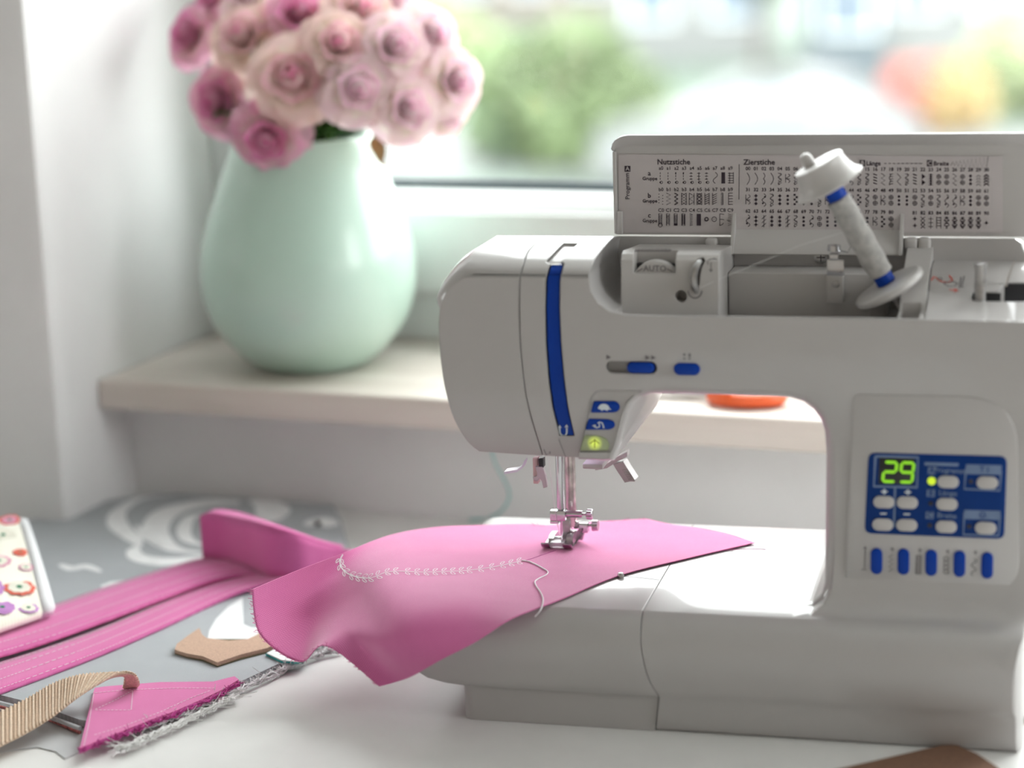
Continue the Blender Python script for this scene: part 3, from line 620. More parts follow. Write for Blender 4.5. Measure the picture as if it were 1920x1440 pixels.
prism(bm, sc, 'x', p0.x, p1.x); obj('lid_flap', bm, WHITE2, lid)
for a in (p0.x, p1.x):
    bm = NB(); prism(bm, [(YL-.0005, zb+.016), (YL-.009, zb+.003), (YL-.0155, zflap), (YL, zflap)], 'x', a-.0012, a+.0012); obj('flap_cheek', bm, WHITE2, lid)
YS = YL-.0006
bm = NB(); prism(bm, xz([(1160, 289), (1880, 293), (1880, 436), (1160, 436)], YS), 'y', YS, YS+.0004); sheet = obj('chart_sheet', bm, SHEET, lid)
YT = YS-.0003
def T(bm, s, x, y, px, bold=.0, roll=0, align='CENTER'): text_bm(bm, s, face_front(MY(x, y, YT), roll), px*PXM, bold, align)
bm = NB()
T(bm, 'Nutzstiche', 1232, 304, 14.5, .02, 0, 'LEFT'); T(bm, 'Zierstiche', 1394, 304.5, 14.5, .02, 0, 'LEFT'); T(bm, 'Programm', 1176.5, 349, 12, .012, PI/2)
T(bm, 'Länge', 1624, 306.5, 11.5, .022, 0, 'LEFT'); T(bm, 'Breite', 1750, 307, 11.5, .022, 0, 'LEFT')
for i, (c_, yy) in enumerate((('a', 325), ('b', 367), ('c', 404))): T(bm, c_, 1217.5, yy, 13, .018); T(bm, 'Gruppe', 1218.5, yy+10, 9.2, .022)
obj('chart_headings', bm, INK, sheet, recalc=False)
nx = lambda i: 1239+14.45*i
zx = lambda i: 1402.5+14.9*i
bm = NB()
for i in range(10):
    for c_, yy in (('a', 315.5), ('b', 355.5), ('C', 394.5)): T(bm, c_+str(i), nx(i)+.5, yy, 9.6, .012)
for i in range(31):
    T(bm, '%02d' % i, zx(i), 316.3+i*.08, 9.2, .022); T(bm, str(31+i), zx(i), 355.8+i*.09, 9.2, .022)
    if i < 19: T(bm, str(62+i), zx(i), 396+i*.12, 9.2, .022)
    if i >= 21: T(bm, str(81+i-21), zx(i), 399.3+(i-21)*.1, 9.2, .022)
obj('chart_numbers', bm, INK, sheet, recalc=False)
lines, polys = [], []
def ln(*p): lines.append(list(p))
def poly(*p): polys.append(list(p))
def dot(x, y, r): poly(*[(x+r*math.cos(t*PI/4), y+r*math.sin(t*PI/4)) for t in range(8)])
def ring(x, y, r, n=10): ln(*[(x+r*math.cos(2*PI*t/n), y+r*math.sin(2*PI*t/n)) for t in range(n+1)])
def zig(x, y0, y1, a, n): ln(*[(x+(a if i % 2 else -a), y0+(y1-y0)*i/n) for i in range(n+1)])
def wavy(x, y0, y1, a, n): ln(*[(x+a*math.sin(2*PI*n*i/24), y0+(y1-y0)*i/24) for i in range(25)])
for i in range(10):                      # a row: straight stitches with foot marks
    x = nx(i)-1
    if i < 7:
        for k in range(3 if i != 5 else 5): ln((x, 323+k*16/(3 if i != 5 else 5)), (x, 326.5+k*16/(3 if i != 5 else 5)))
        ring(x+2, 342, 2.4, 8); dot(x, 342, 1.6)
        if i in (4, 5, 6):
            for k in range(3): ln((x-3, 325+k*5.5), (x+3, 325+k*5.5))
        if i in (2, 3): poly((x-1, 323), (x+1, 323), (x+1, 327), (x-1, 327))
    elif i == 7: wavy(x+2, 323, 344, 4, 1)
    elif i == 8: poly((x-1, 323), (x+6, 323), (x+6, 344), (x-1, 344))
    else:
        ln((x, 323), (x, 344)); ln((x+7, 323), (x+7, 344))
        for k in range(5): ln((x-3, 325+k*4.5), (x+7, 325+k*4.5))
for i in range(10):                      # b row
    x = nx(i); y0, y1 = 362, 384
    if i == 0:
        for k in range(8): dot(x+(3.5 if k % 2 else -3.5), y0+2+k*2.7, .9)
    elif i == 1: zig(x, y0, y1, 4, 6)
    elif i == 2:
        for s_ in (-1, 0, 1): zig(x+s_*.9, y0, y1, 3, 6)
    elif i in (3, 4, 5):
        ln((x-4.5, y0), (x-4.5, y1)); ln((x+4.5, y0), (x+4.5, y1)); zig(x, y0, y1, 4.5, 4)
        if i != 4: zig(x, y0, y1, -4.5, 4)
        if i == 5:
            for k in range(3): ring(x, y0+4+k*7, 3)
    elif i in (6, 7):
        ln((x-4, y0), (x-4, y1))
        for k in range(5): ln((x-4, y0+5+k*4), (x+4, y0+1+k*4))
        if i == 6: ln((x+4, y0), (x+4, y1))
    else:
        ln((x-3 if i == 9 else x+1, y0), (x-3 if i == 9 else x+1, y1))
        for k in range(9 if i == 8 else 5): yy = y0+k*(2.7 if i == 8 else 5.3); ln((x-3, yy), (x+(1 if i == 8 else 5), yy))
for i in range(10):                      # c row: buttonholes, eyelet, hems
    x = nx(i)-1; y0, y1 = 401, 423
    if i < 4:
        ln((x-3, y0), (x+3, y0), (x+3, y1), (x-3, y1), (x-3, y0)); ln((x-1.2, y0+2), (x-1.2, y1-2)); ln((x+1.2, y0+2), (x+1.2, y1-2))
        if i == 0: ring(x, y1-1, 3.8)
        if i == 3: poly((x-3.4, y0), (x-1.8, y0), (x-1.8, y1), (x-3.4, y1)); poly((x+3.4, y0), (x+1.8, y0), (x+1.8, y1), (x+3.4, y1))
        if i == 2: poly((x-3, y1-4), (x+3, y1-4), (x+2, y1), (x-2, y1))
    elif i == 4:
        for s_ in (0, 1): zig(x+s_*.8, y0, y1, 2.6, 14)
    elif i == 5: poly((x-4, y0), (x+4, y0), (x+4, y1), (x-4, y1))
    elif i == 6:
        for r_ in (2.6, 3.2, 3.8): ring(x, 411, r_, 12)
    elif i == 7: ring(x, 411, 4.4, 14); dot(x-1.3, 411, .6); dot(x+1.3, 411, .6)
    elif i == 8:
        ln((x-4, y0), (x-4, y1)); ln((x-4, y0), (x+4, y0+1)); ln((x-4, y0+10), (x+4, y0+11)); ln((x-4, y1), (x+1, y1-2), (x+3, y1-5))
    else: zig(x, y0, y1, 3, 12); ln((x-5, 413), (x+2, 415))
def deco(n, x, y0, y1, rnd):
    m = n % 13 if n > 30 else None
    if n in (0, 1, 3): ln(*[(x-2+5*math.sin(PI*t/10), y0+(y1-y0)*t/10) for t in range(11)])
    elif n == 2: ln(*[(x-1+3*abs(math.sin(PI*t/8)), y0+(y1-y0)*t/16) for t in range(17)])
    elif n == 16 or n == 21:
        for k in range(4): yy = y0+k*(y1-y0)/4; poly((x-4, yy), (x+3, yy+2.2), (x+4, yy+4.5), (x-3, yy+2.4))
    elif n in (17, 19, 26): zig(x, y0, y1, 3.5, 3 if n == 19 else 5)
    elif n == 18:
        wavy(x-2, y0, y1, 1.5, 2)
        for k in range(5): ln((x-3, y0+2+k*4.5), (x+4, y0+1+k*4.5))
    elif n == 22:
        for k in range(2): yy = y0+k*11; poly((x-2, yy), (x+5, yy+5.5), (x-2, yy+11))
    elif n == 23:
        poly((x-1.3, y0), (x+1.3, y0), (x+1.3, y1), (x-1.3, y1))
        for k in range(6): ln((x-4, y0+2+k*3.8), (x+4, y0+2+k*3.8))
    elif n in (29, 30):
        for k in range(4):
            yy = y0+3+k*5.4
            if n == 30: poly((x, yy-3), (x+5, yy+1), (x+5, yy+4), (x, yy), (x-5, yy+4), (x-5, yy+1))
            else: ln((x-4, yy+3), (x, yy-1), (x+4, yy+3))
    elif n in (81, 90, 63):
        for k in range({81: 2, 90: 1, 63: 3}[n]): yy = (y0+y1)/2 if n == 90 else y0+4+k*(7 if n == 63 else 13); dot(x, yy, 2.3); ln((x-4, yy), (x+4, yy)); ln((x, yy-4), (x, yy+4))
    elif n in (82, 83, 64, 67):
        for k in range(3): yy = y0+4+k*7.3; ln((x-4, yy-3.5), (x+4, yy+3.5)) if n == 82 else ln((x, yy-4), (x, yy+4)); ln((x+4, yy-3.5), (x-4, yy+3.5)) if n in (82, 64, 67) else ln((x-4, yy), (x+4, yy))
    elif 84 <= n <= 89:
        ln((x-4, y0), (x-4, y1)) if n == 84 else wavy(x-2, y0, y1, 2.6, 2.5); ln((x+4, y0), (x+4, y1)) if n == 84 else wavy(x+2, y0, y1, -2.6, 2.5)
        for k in range(4 if n in (84, 85) else 7): yy = y0+2+k*(20/(4 if n in (84, 85) else 7)); ln((x-4, yy), (x+4, yy))
    else:
        k = rnd.randrange(7)
        if k == 0:
            for j in range(3): dot(x, y0+4+j*7.3, 2.6)
        elif k == 1:
            for j in range(2): ring(x, y0+5.5+j*11, 4); ln((x-4, y0+5.5+j*11), (x+4, y0+5.5+j*11)); ln((x, y0+1.5+j*11), (x, y0+9.5+j*11))
        elif k == 2: wavy(x, y0, y1, 3.5, 1.5); dot(x+2, y0+6, 1.8); dot(x-2, y1-6, 1.8)
        elif k == 3:
            for j in range(5): poly((x-4+(j % 2)*4, y0+j*4.4), (x+(j % 2)*4, y0+j*4.4), (x+(j % 2)*4, y0+3.6+j*4.4), (x-4+(j % 2)*4, y0+3.6+j*4.4))
        elif k == 4:
            ln((x-4, y0+2), (x-4, y1-4)); wavy(x+1, y0+2, y1-4, 3, 1.5); ln((x-4, (y0+y1)/2), (x+4, (y0+y1)/2))
        elif k == 5:
            for j in range(3): yy = y0+4+j*7.3; poly((x, yy-3.5), (x+3.4, yy), (x, yy+3.5), (x-3.4, yy))
        else: zig(x, y0, y1, 3.2, 6); wavy(x, y0, y1, 3, 2)
rnd = random.Random(5)
for i in range(31):
    deco(i, zx(i), 324+i*.07, 346+i*.07, rnd); deco(31+i, zx(i), 363+i*.08, 387+i*.08, rnd)
    if i < 19: deco(62+i, zx(i), 403+i*.12, 425+i*.12, rnd)
    if i >= 21: deco(81+i-21, zx(i), 406+(i-21)*.1, 428+(i-21)*.1, rnd)
ln((1386, 308), (1385.5, 374))
for k in range(9): ln((1658+k*8, 306.5), (1662+k*8+k*.4, 306.6))
ln(*[(1783+i*3.3+.02*i*i, 307+(-1 if i % 2 else 1)*(3+i*.55)) for i in range(20)])
mark('chart_stitches', sheet, INK, YT, *polys, lines=lines, width=.00042)
mark('chart_letter_boxes', sheet, INK, YT, [(1171, 311), (1182, 311), (1182, 322), (1171, 322)], [(1612, 300), (1622, 300), (1622, 312), (1612, 312)], [(1738, 300), (1748, 300), (1748, 312), (1738, 312)])
bm = NB(); YT2 = YT; YT = YT-.0002
for s_, x, y, r_ in (('A', 1176.5, 316.5, 0), ('B', 1617, 306, 0), ('C', 1743, 306.5, 0)): T(bm, s_, x, y, 11, .02, r_)
obj('chart_letters', bm, SHEET, sheet, recalc=False)
# hinges
for a, b_ in (((1323, 446), (1346, 466)), ((1697, 446), (1721, 468)), ((1722, 446), (1745, 470))):
    q0, q1 = MY(*a, YL-.006), MY(*b_, YL-.006); bm = NB(); box(bm, (q0.x, YL-.009, q1.z), (q1.x, YL+.001, q0.z), .0022, 3); obj('lid_hinge', bm, WHITE2, mach)
# --- inside of the recess
zfl = lz-.012
qa, qb = MY(1166, 580, .066), MY(1347, 470, .066); xb1 = qb.x; zbt = qb.z
dx0, dx1 = MY(1176, 0, .066).x, MY(1258, 0, .066).x; dz0, dz1 = MY(1215, 513, .066).z, MY(1215, 478, .072).z
bm = NB(); prism(bm, [(.062, zfl), (.0665, .3195), (.070, .3232), (.0755, .3248), (.1355, .3195), (.1355, zfl)], 'x', qa.x, xb1); blk = raw(bm)
bm = NB(); prism(bm, [(.02, dz0), (.083, dz0), (.083, dz1+.012), (.069, dz1+.012), (.02, dz1)], 'x', dx0, dx1); blk = booleanm(blk, raw(bm), 'DIFFERENCE')
hc = MY(1277, 556, .064); bm = NB(); cyl(bm, hc+Vector((0, -.02, 0)), hc+Vector((0, .012, 0)), 11*PXM, seg=24); blk = booleanm(blk, raw(bm), 'DIFFERENCE')
lv = xz([(1303, 548), (1296, 540), (1296, 505), (1306, 488), (1317, 484), (1322, 488), (1315, 505), (1309, 548)], .066)
blk = booleanm(blk, raw(prism(NB(), lv, 'y', .03, .078)), 'DIFFERENCE')
tension = link('tension_block', smooth(blk, 30), WHITE2, mach)
dc = Vector(((dx0+dx1)/2, 0, 0)); zdc = MY(1216, 487, .0745).z-.0168
bm = NB(); turned(bm, (dc.x, .0690, zdc), (dc.x, .0795, zdc), [(0, .0152), (.001, .0168), (.009, .0168), (.01, .0150)], 48); dial = obj('tension_dial', bm, WHITE2, tension)
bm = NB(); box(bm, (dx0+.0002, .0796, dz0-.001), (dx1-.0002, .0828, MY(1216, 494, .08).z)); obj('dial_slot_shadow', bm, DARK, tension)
bm = NB(); text_bm(bm, 'AUTO', face_front(Vector((dc.x, .0686, dz0+.0030)), 0), .0058, .012); strip(bm, [(dc.x-.0125, .0686, dz0+.001), (dc.x-.0085, .0686, dz0+.003)], .0007, (0, -1, 0)); strip(bm, [(dc.x+.0085, .0686, dz0+.003), (dc.x+.0125, .0686, dz0+.001)], .0007, (0, -1, 0)); obj('dial_lettering', bm, INKG, dial, recalc=False)
bm = NB(); tube(bm, [MY(*p, yy) for p, yy in (((1307, 549), .064), ((1302, 535), .0625), ((1300, 520), .062), ((1303, 505), .063), ((1309, 495), .066), ((1318, 487), .072))], [.0018, .0025, .0027, .0026, .0024, .002], 10); obj('thread_take_up', bm, STEEL, tension)
yk = .0615
mark('take_up_arrow', tension, INKG, yk, lines=[[(1290+13*(1+math.cos(PI+t*PI/10))-.0, 545+14*math.sin(t*PI/10)) for t in range(11)]], width=.0008)
mark('threading_marks', tension, INKG, .0655, lines=[[(1333, 492), (1333, 508)], [(1330, 505), (1333, 510), (1336, 505)], [(1328, 496), (1326, 490), (1331, 486), (1342, 485)], [(1338, 484), (1345, 487)]], width=.0006)
mark('brand_emboss', tension, INKG, .0725, lines=[[(1190+i*6.2, 472.5), (1193+i*6.2, 466.5)] for i in range(11)]+[[(1193+i*6.2, 472), (1196+i*6.2, 467.5)] for i in range(11)], width=.0007)
# centre basin: ledge, screw, metal spool-pin bracket
lg0, lg1 = MY(1352, 511, .105), MY(1662, 511, .105)
bm = NB(); box(bm, (xb1+.0005, .105, zfl-.0005), (MY(1662, 540, .1).x, .137, lg0.z), .0012); obj('basin_ledge', bm, WHITE2, mach)
bm = NB(); turned(bm, MY(1539, 483, .136)+Vector((0, -.002, 0)), MY(1539, 483, .136)+Vector((0, .002, 0)), [(0, .003), (.0008, .0046), (.004, .0048)], 20); sc_ = obj('screw', bm, STEEL, mach)
q = MY(1539, 483, .1338); bm = NB(); strip(bm, [q+Vector((-.003, 0, 0)), q+Vector((.003, 0, 0))], .0009, (0, -1, 0)); strip(bm, [q+Vector((0, -.00005, -.003)), q+Vector((0, -.00005, .003))], .0009, (0, -1, 0)); obj('screw_slot', bm, DARK, sc_, recalc=False)
b0, b1_ = MY(1550, 566, .10), MY(1582, 516, .10)
bm = NB(); box(bm, (b0.x, .0965, b0.z), (b1_.x, .1055, b1_.z), .0006); mnt = obj('pin_mount', bm, WHITE2, mach)
q = MY(1567, 532, .0962); bm = NB(); turned(bm, q, q+Vector((0, .002, 0)), [(-.0012, .0015), (-.0006, .0029), (.002, .0031)], 16); obj('mount_screw', bm, STEEL, mnt)
t0, t1 = MY(1551, 516, .099), MY(1583, 476, .099)
bm = NB(); box(bm, (t0.x, .0975, t0.z), (t1.x, .1, t1.z-.004), .0003); box(bm, (t0.x+.0015, .0975, t1.z-.004), (t1.x-.004, .11, t1.z), .0005); obj('pin_bracket', bm, CHROME, mnt)
bm = NB(); q = MY(1564, 470, .102); turned(bm, q, q+Vector((0, 0, .004)), [(0, .0045), (.004, .0045)], 18); tube(bm, [q+Vector((.004, 0, 0)), q+Vector((.0095, 0, -.001)), q+Vector((.0115, 0, .003))], .0005, 6); obj('bracket_cap', bm, CHROME, mnt)
# divider and bobbin-winder platform on the right
d0, d1 = MY(1668, 590, .062), MY(1725, 470, .085)
bm = NB(); prism(bm, [(.0415, zfl), (.0415, lz-.0005), (.06, lz+.001), (.078, lz+.016), (.13, MY(1700, 470, .12).z), (.137, MY(1700, 470, .12).z), (.137, zfl)], 'x', MY(1686, 580, .06).x, MY(1742, 500, .09).x)
dv = raw(bm); bm = NB(); box(bm, (MY(1690, 580, .06).x, .03, zfl+.002), (MY(1726, 580, .06).x, .066, .35)); dv = booleanm(dv, raw(bm), 'DIFFERENCE'); link('lid_support', smooth(dv, 30), WHITE2, mach)
xw0, xw1 = MY(1742, 500, .09).x+.0006, XR-.035
bm = NB(); prism(bm, [(.0412, zfl), (.0412, lz-.0006), (.047, lz+.001), (.085, lz+.0135), (.108, lz+.021), (.137, lz+.023), (.137, zfl)], 'x', xw0, XR-.001); wp = raw(bm)
wsl = [MY(px, py, yy) for px, py, yy in ((1822, 540, .07), (1836, 551, .066), (1880, 553, .066), (1925, 548, .066))]
bm = NB(); prism(bm, round_poly([(MY(1822, 545, .07).x, .0665), (XR+.02, .0665), (XR+.02, .092), (MY(1885, 530, .08).x, .092), (MY(1870, 530, .08).x, .079), (MY(1822, 545, .07).x, .079)], [.004, 0, 0, .003, .003, .004]), 'z', lz-.004, .36); wp = booleanm(wp, raw(bm), 'DIFFERENCE')
wpo = link('winder_platform', smooth(wp, 30), WHITE, mach)
bm = NB(); box(bm, (MY(1820, 545, .07).x, .064, lz-.006), (XR-.0015, .094, lz-.0035)); obj('winder_slot', bm, BLACK, wpo)
bm = NB(); xs_, xm_ = MY(1822, 545, .07).x+.0003, MY(1877, 530, .08).x; box(bm, (xs_, .0770, lz-.004), (xm_, .0788, lz+.0110)); box(bm, (xm_-.002, .0898, lz-.004), (XR-.0015, .0918, lz+.0152)); obj('winder_slot_lining', bm, BLACK, wpo)
q = Vector((MY(1838, 540, .073).x, .073, lz-.0035)); bm = NB(); turned(bm, q, q+Vector((0, 0, .03)), [(0, .0058), (.007, .0058), (.0085, .004), (.0315, .0036), (.034, .0042), (.0355, .0042), (.0365, .0016)], 20); obj('winder_spindle', bm, STEEL, mach)
q0, q1 = MY(1886, 533, .082), MY(1902, 487, .082); bm = NB(); loft(bm, [[(q0.x-.0008, .075, q0.z), (q0.x+.001, .075, q0.z), (q0.x+.0018, .09, q0.z), (q0.x, .09, q0.z)], [(q1.x-.0006, .075, q1.z), (q1.x+.0006, .075, q1.z), (q1.x+.0008, .09, q1.z), (q1.x, .09, q1.z)]]); obj('winder_stop', bm, CHROME, mach)
# printed bobbin-winding diagram on the platform's slope
sl_n = Vector((0, -.0125, .038)).normalized()
def on_slope(px, py):
    r_ = TZI @ ray(px, py); A_ = Vector((0, .047, lz+.001)); n_ = Vector((0, -.0125, .038)); t_ = (A_-MC).dot(n_)/r_.dot(n_); return MC+r_*t_+sl_n*.0003
def slope_lines(name, mat, Ls_, wid):
    bm = NB()
    for P in Ls_: strip(bm, [on_slope(*p) for p in P], wid, sl_n)
    return obj(name, bm, mat, wpo, recalc=False)
slope_lines('winding_diagram_red', INKR, [[(1746, 526), (1752, 519), (1756, 522), (1764, 528), (1776, 530)], [(1780, 517), (1786, 526), (1778, 530)], [(1780, 544), (1793, 545)], [(1789, 542), (1796, 545), (1789, 548)]], .0011)
slope_lines('winding_diagram_black', INKG, [[(1758, 523), (1763, 521), (1767, 524), (1762, 526), (1758, 523)], [(1770, 533), (1778, 537), (1790, 537), (1796, 532), (1788, 528), (1774, 529), (1770, 533)], [(1799, 539), (1802, 520)], [(1803, 539), (1808, 518)], [(1797, 539), (1808, 539)]], .0008)
# --- spool of grey thread on its pin
ax0, ax1 = MY(1662, 530, .080), MY(1560, 352, .072); d = (ax1-ax0).normalized(); Ltot = (ax1-ax0).length
pinroot = ax0-d*.012
sp = empty('thread_spool', TZ @ ax0, (0, 0, TURN)); tag(sp, 'spool of grey thread with blue ends on the slanted pin of the sewing machine', 'thread spool')
def sbm(): return NB()
z0 = Vector((0, 0, 0))
bm = sbm(); turned(bm, z0, d, [(0, .0062), (.0005, .0066), (.0095, .0066), (.010, .0062)], 28); obj('spool_end', bm, BLUE, sp)
bm = sbm(); turned(bm, z0+d*(Ltot-.012), z0+d*(Ltot), [(0, .0066), (.0005, .0069), (.0105, .0069), (.011, .0064)], 28); obj('spool_end', bm, BLUE, sp)
pr = [(.007, .0073)]
nn_ = 64; la, lb = .0078, Ltot-.0095
for i in range(nn_+1): t = la+(lb-la)*i/nn_; pr.append((t, .0084+.00022*(i % 2)-.0003*math.sin(i*.35)))
pr.append((lb+.001, .0072))
bm = sbm(); turned(bm, z0, d, pr, 32); obj('thread_winding', bm, plain('grey_spool_thread', (.40, .385, .37), .75, .15, 200), sp)
bm = NB(); cyl(bm, ax0-d*.02, ax1+d*.016, .0022, seg=12); pin = obj('spool_pin', bm, WHITE2, mach)
bm = NB(); turned(bm, ax0-d*.0075, ax0, [(0, .010), (.0008, .0235), (.0022, .0252), (.0048, .0252), (.0062, .0235), (.007, .009)], 40); obj('spool_rest', bm, WHITE2, pin)
bm = NB(); turned(bm, ax1+d*.001, ax1+d*.03, [(0, .0085), (.0003, .0236), (.0012, .0246), (.002, .0246), (.0035, .0226), (.006, .0206), (.0095, .0190), (.0135, .0180), (.0165, .0178), (.0180, .0180), (.0188, .0172), (.0185, .006)], 44); cap = obj('spool_cap', bm, WHITE2, pin)
q = ax1+d*.018+Vector((-.008, .004, .002)); bm = NB(); turned(bm, q-d*.004, q+d*.006, [(0, .0042), (.006, .0042), (.0088, .003), (.0098, .001)], 16); obj('cap_knob', bm, WHITE2, cap)
bm = NB(); tube(bm, [MY(1600, 430, .083), MY(1500, 460, .080), MY(1430, 490, .074), MY(1345, 525, .066), MY(1312, 540, .062)], .00016, 5); obj('running_thread', bm, THREADG, sp, loc=-ax0)
# ------------------------------------------------------------------ needle and presser-foot assembly
YN = .144
def N(px, py, y=YN): return MY(px, py, y)
bm = NB(); a = N(1048, 820); b = N(1048, 955); turned(bm, (a.x, YN, a.z), (a.x, YN, b.z), [(0, .0031), (a.z-b.z, .0031)], 24); nb = obj('needle_bar', bm, CHROME, mach)
xb = a.x
YPB = .160; a = N(1067, 815, YPB); b = N(1067, 985, YPB); bm = NB(); cyl(bm, (a.x, YPB, a.z), (a.x, YPB, b.z), .0042, seg=24); pbar = obj('presser_bar', bm, BRONZE, mach)
c0, c1 = N(1034, 973), N(1062, 955); bm = NB(); box(bm, (c0.x, YN-.0052, c0.z), (c1.x, YN+.004, c1.z), .0006); cl = obj('needle_clamp', bm, CHROME, mach)
c2 = N(1034, 979); bm = NB(); box(bm, (c0.x-.0003, YN-.0045, c2.z), (c0.x+.0062, YN+.003, c0.z), .0005); obj('thread_guide', bm, CHROME, cl)
p0_, p1_ = N(1060, 963), N(1092, 964); bm = NB(); cyl(bm, p0_, p1_, .0027, seg=20); obj('clamp_sleeve', bm, CHROME, cl)
p2_, p3_ = N(1100, 964), N(1111, 964.5); bm = NB(); cyl(bm, p1_, p2_, .0010, seg=12)
u, v, dd = frame_of(p3_-p2_)
loft(bm, [[p+(u*math.cos(t*PI/18)+v*math.sin(t*PI/18))*(.0037+(.0003 if t % 2 else 0)-e_) for t in range(36)] for p, e_ in ((p2_, .0006), (p2_+dd*.0005, 0), (p3_-dd*.0005, 0), (p3_, .0006))]); obj('clamp_screw', bm, CHROME, cl, 25)
# needle shank and needle
n0, n1 = N(1050, 978), N(1056, 1030); bm = NB(); turned(bm, (xb+.0002, YN-.001, c0.z), (xb+.0002, YN-.001, BED), [(0, .00105), (.011, .00105), (.0125, .0006), (c0.z-BED-.001, .00045)], 10); obj('needle', bm, CHROME, mach)
# presser-foot ankle
k0, k1 = N(1052, 1000, .140), N(1068, 978, .140)
s0 = N(1052, 978, YPB-.006); s1 = N(1068, 1012, YPB-.006); bm = NB(); box(bm, (s0.x, YPB-.0075, s1.z), (s1.x+.001, YPB+.001, s0.z+.002), .0006); ank = obj('foot_ankle', bm, STEEL, mach)
for (px0, px1, py, r0) in ((1077, 1085, 984, .0030), (1111, 1121.5, 985, .0044)):
    bm = NB(); cyl(bm, N(px0, py, YPB), N(px1, py, YPB), r0, r0*.95, 18); obj('ankle_screw', bm, STEEL, ank)
bm = NB(); a_, b_ = N(1087, 997, YPB), N(1103, 979, YPB); box(bm, (a_.x, YPB-.003, a_.z), (b_.x, YPB+.003, b_.z), .0007); cyl(bm, N(1085, 985, YPB), N(1112, 985, YPB), .0011, seg=10); obj('ankle_block', bm, CHROME, ank)
bm = NB(); a_, b_ = N(1072, 1003, YPB+.002), N(1098, 991, YPB+.002); prism(bm, [(a_.x-.003, a_.z-.002), (b_.x-.002, a_.z-.003), (b_.x, b_.z), (b_.x-.004, b_.z+.001), (a_.x+.004, a_.z+.003)], 'y', YPB-.001, YPB+.004); obj('ankle_arm', bm, CHROME, ank)
# the foot itself: two upturned toes, sole, raised cheeks and a clear middle
zf = BED+.0022
def foot_pt(px, py): return MZ(px, py, zf)
tl, tr_ = foot_pt(1034, 1031), foot_pt(1072, 1032); hl, hr = foot_pt(1040, 1008), foot_pt(1086, 1014)
FX0, FX1, FY0, FY1 = .0272, .0508, .1405, .168
ftr = empty('presser_foot', ((FX0+FX1)/2, (FY0+FY1)/2, zf), (0, 0, 0), mach)
off = Vector(ftr.location)
for xa, xb_ in ((FX0, FX0+.0064), (FX1-.0068, FX1)):
    bm = NB(); sect = [(FY0-.0052, zf+.0046), (FY0-.0030, zf+.0020), (FY0, zf+.0004), (FY0+.003, zf), (FY1, zf), (FY1+.002, zf+.0012), (FY1+.002, zf+.0022), (FY1, zf+.0014), (FY0+.004, zf+.0014), (FY0-.0004, zf+.002), (FY0-.0022, zf+.0034), (FY0-.0043, zf+.0054)]
    prism(bm, [(y-off.y, z-off.z) for y, z in sect], 'x', xa-off.x, xb_-off.x); obj('toe', bm, CHROME, ftr)
for xa, xb_, h_ in ((FX0+.0035, FX0+.0075, .0078), (FX1-.0062, FX1-.0010, .0092)):
    bm = NB(); sect = [(FY0+.004, zf+.001), (FY0+.005, zf+h_*.8), (FY0+.009, zf+h_), (FY1-.008, zf+h_), (FY1-.002, zf+h_*.45), (FY1-.001, zf+.001)]
    prism(bm, [(y-off.y, z-off.z) for y, z in sect], 'x', xa-off.x, xb_-off.x); obj('cheek', bm, STEEL, ftr)
bm = NB(); box(bm, Vector((FX0+.0062, FY0-.0014, zf+.0003))-off, Vector((FX1-.0066, FY0+.012, zf+.0050))-off, .0006); obj('clear_toe_bridge', bm, plain('clear_foot_plastic', (.86, .84, .87), .12, .01, trans=.55), ftr)
bm = NB(); box(bm, Vector((FX0+.0038, FY0+.012, zf+.003))-off, Vector((FX1-.004, FY0+.0145, zf+.0055))-off, .0004); obj('cross_pin', bm, CHROME, ftr)
# threader, levers under the head
bm = NB(); q0, q1 = N(1001, 866, .128), N(1013, 905, .128); box(bm, (q0.x, .124, q1.z), (q1.x-.0005, .131, q0.z+.004), .0006); obj('threader_arm', bm, plain('threader_beige', (.66, .52, .48), .5), mach)
bm = NB(); P_ = xz([(1005, 874), (1018, 874), (1021, 884), (1024, 892), (1027, 912), (1020, 914), (1017, 901), (1013, 895), (1009, 901), (1003, 900), (1000, 894), (1007, 892), (1008, 886)], .122); prism(bm, P_, 'y', .120, .1235); obj('threader_hook', bm, WHITE2, mach)
bm = NB(); q0, q1 = N(1011, 858, .123), N(1020, 876, .123); box(bm, (q0.x, .1205, q1.z), (q1.x, .128, q0.z), .0005); obj('threader_clip', bm, BLACK, mach)
bm = NB(); pp = [N(986, 862, .115), N(982, 872, .112), N(972, 879, .108), N(948, 883, .10)]
loft(bm, [[p+Vector((0, -.005, .0006)), p+Vector((0, .005, .0006)), p+Vector((0, .005, -.0012)), p+Vector((0, -.005, -.0012))] for p in pp]); obj('thread_cutter', bm, plain('cutter_lilac_plastic', (.70, .68, .76), .35), mach)
lev = [N(1118, 877, .150), N(1140, 873, .15), N(1160, 860, .148), N(1178, 851, .146)]
bm = NB(); loft(bm, [[p+Vector((0, -.004, .0026)), p+Vector((0, .004, .0026)), p+Vector((0, .004, -.001)), p+Vector((0, -.004, -.001))] for p in lev]); lift = obj('presser_lifter', bm, WHITE2, mach)
pd = [N(1158, 868, .145), N(1165, 880, .143), N(1180, 903, .138)]
bm = NB(); loft(bm, [[p+Vector((-.0035, 0, -.001)), p+Vector((.0045, -.001, .0014)), p+Vector((.0055, .009, .0014)), p+Vector((-.0025, .009, -.001))] for p in pd]); obj('lifter_paddle', bm, WHITE2, lift)
for k in range(7):
    t = .35+k*.09; p = pd[1].lerp(pd[2], (t-.3)/.65); bm = NB(); box(bm, (p.x+.0005, p.y-.0016, p.z-.0004), (p.x+.0052, p.y+.006, p.z+.0009), .0003); obj('paddle_rib', bm, WHITE2, lift)
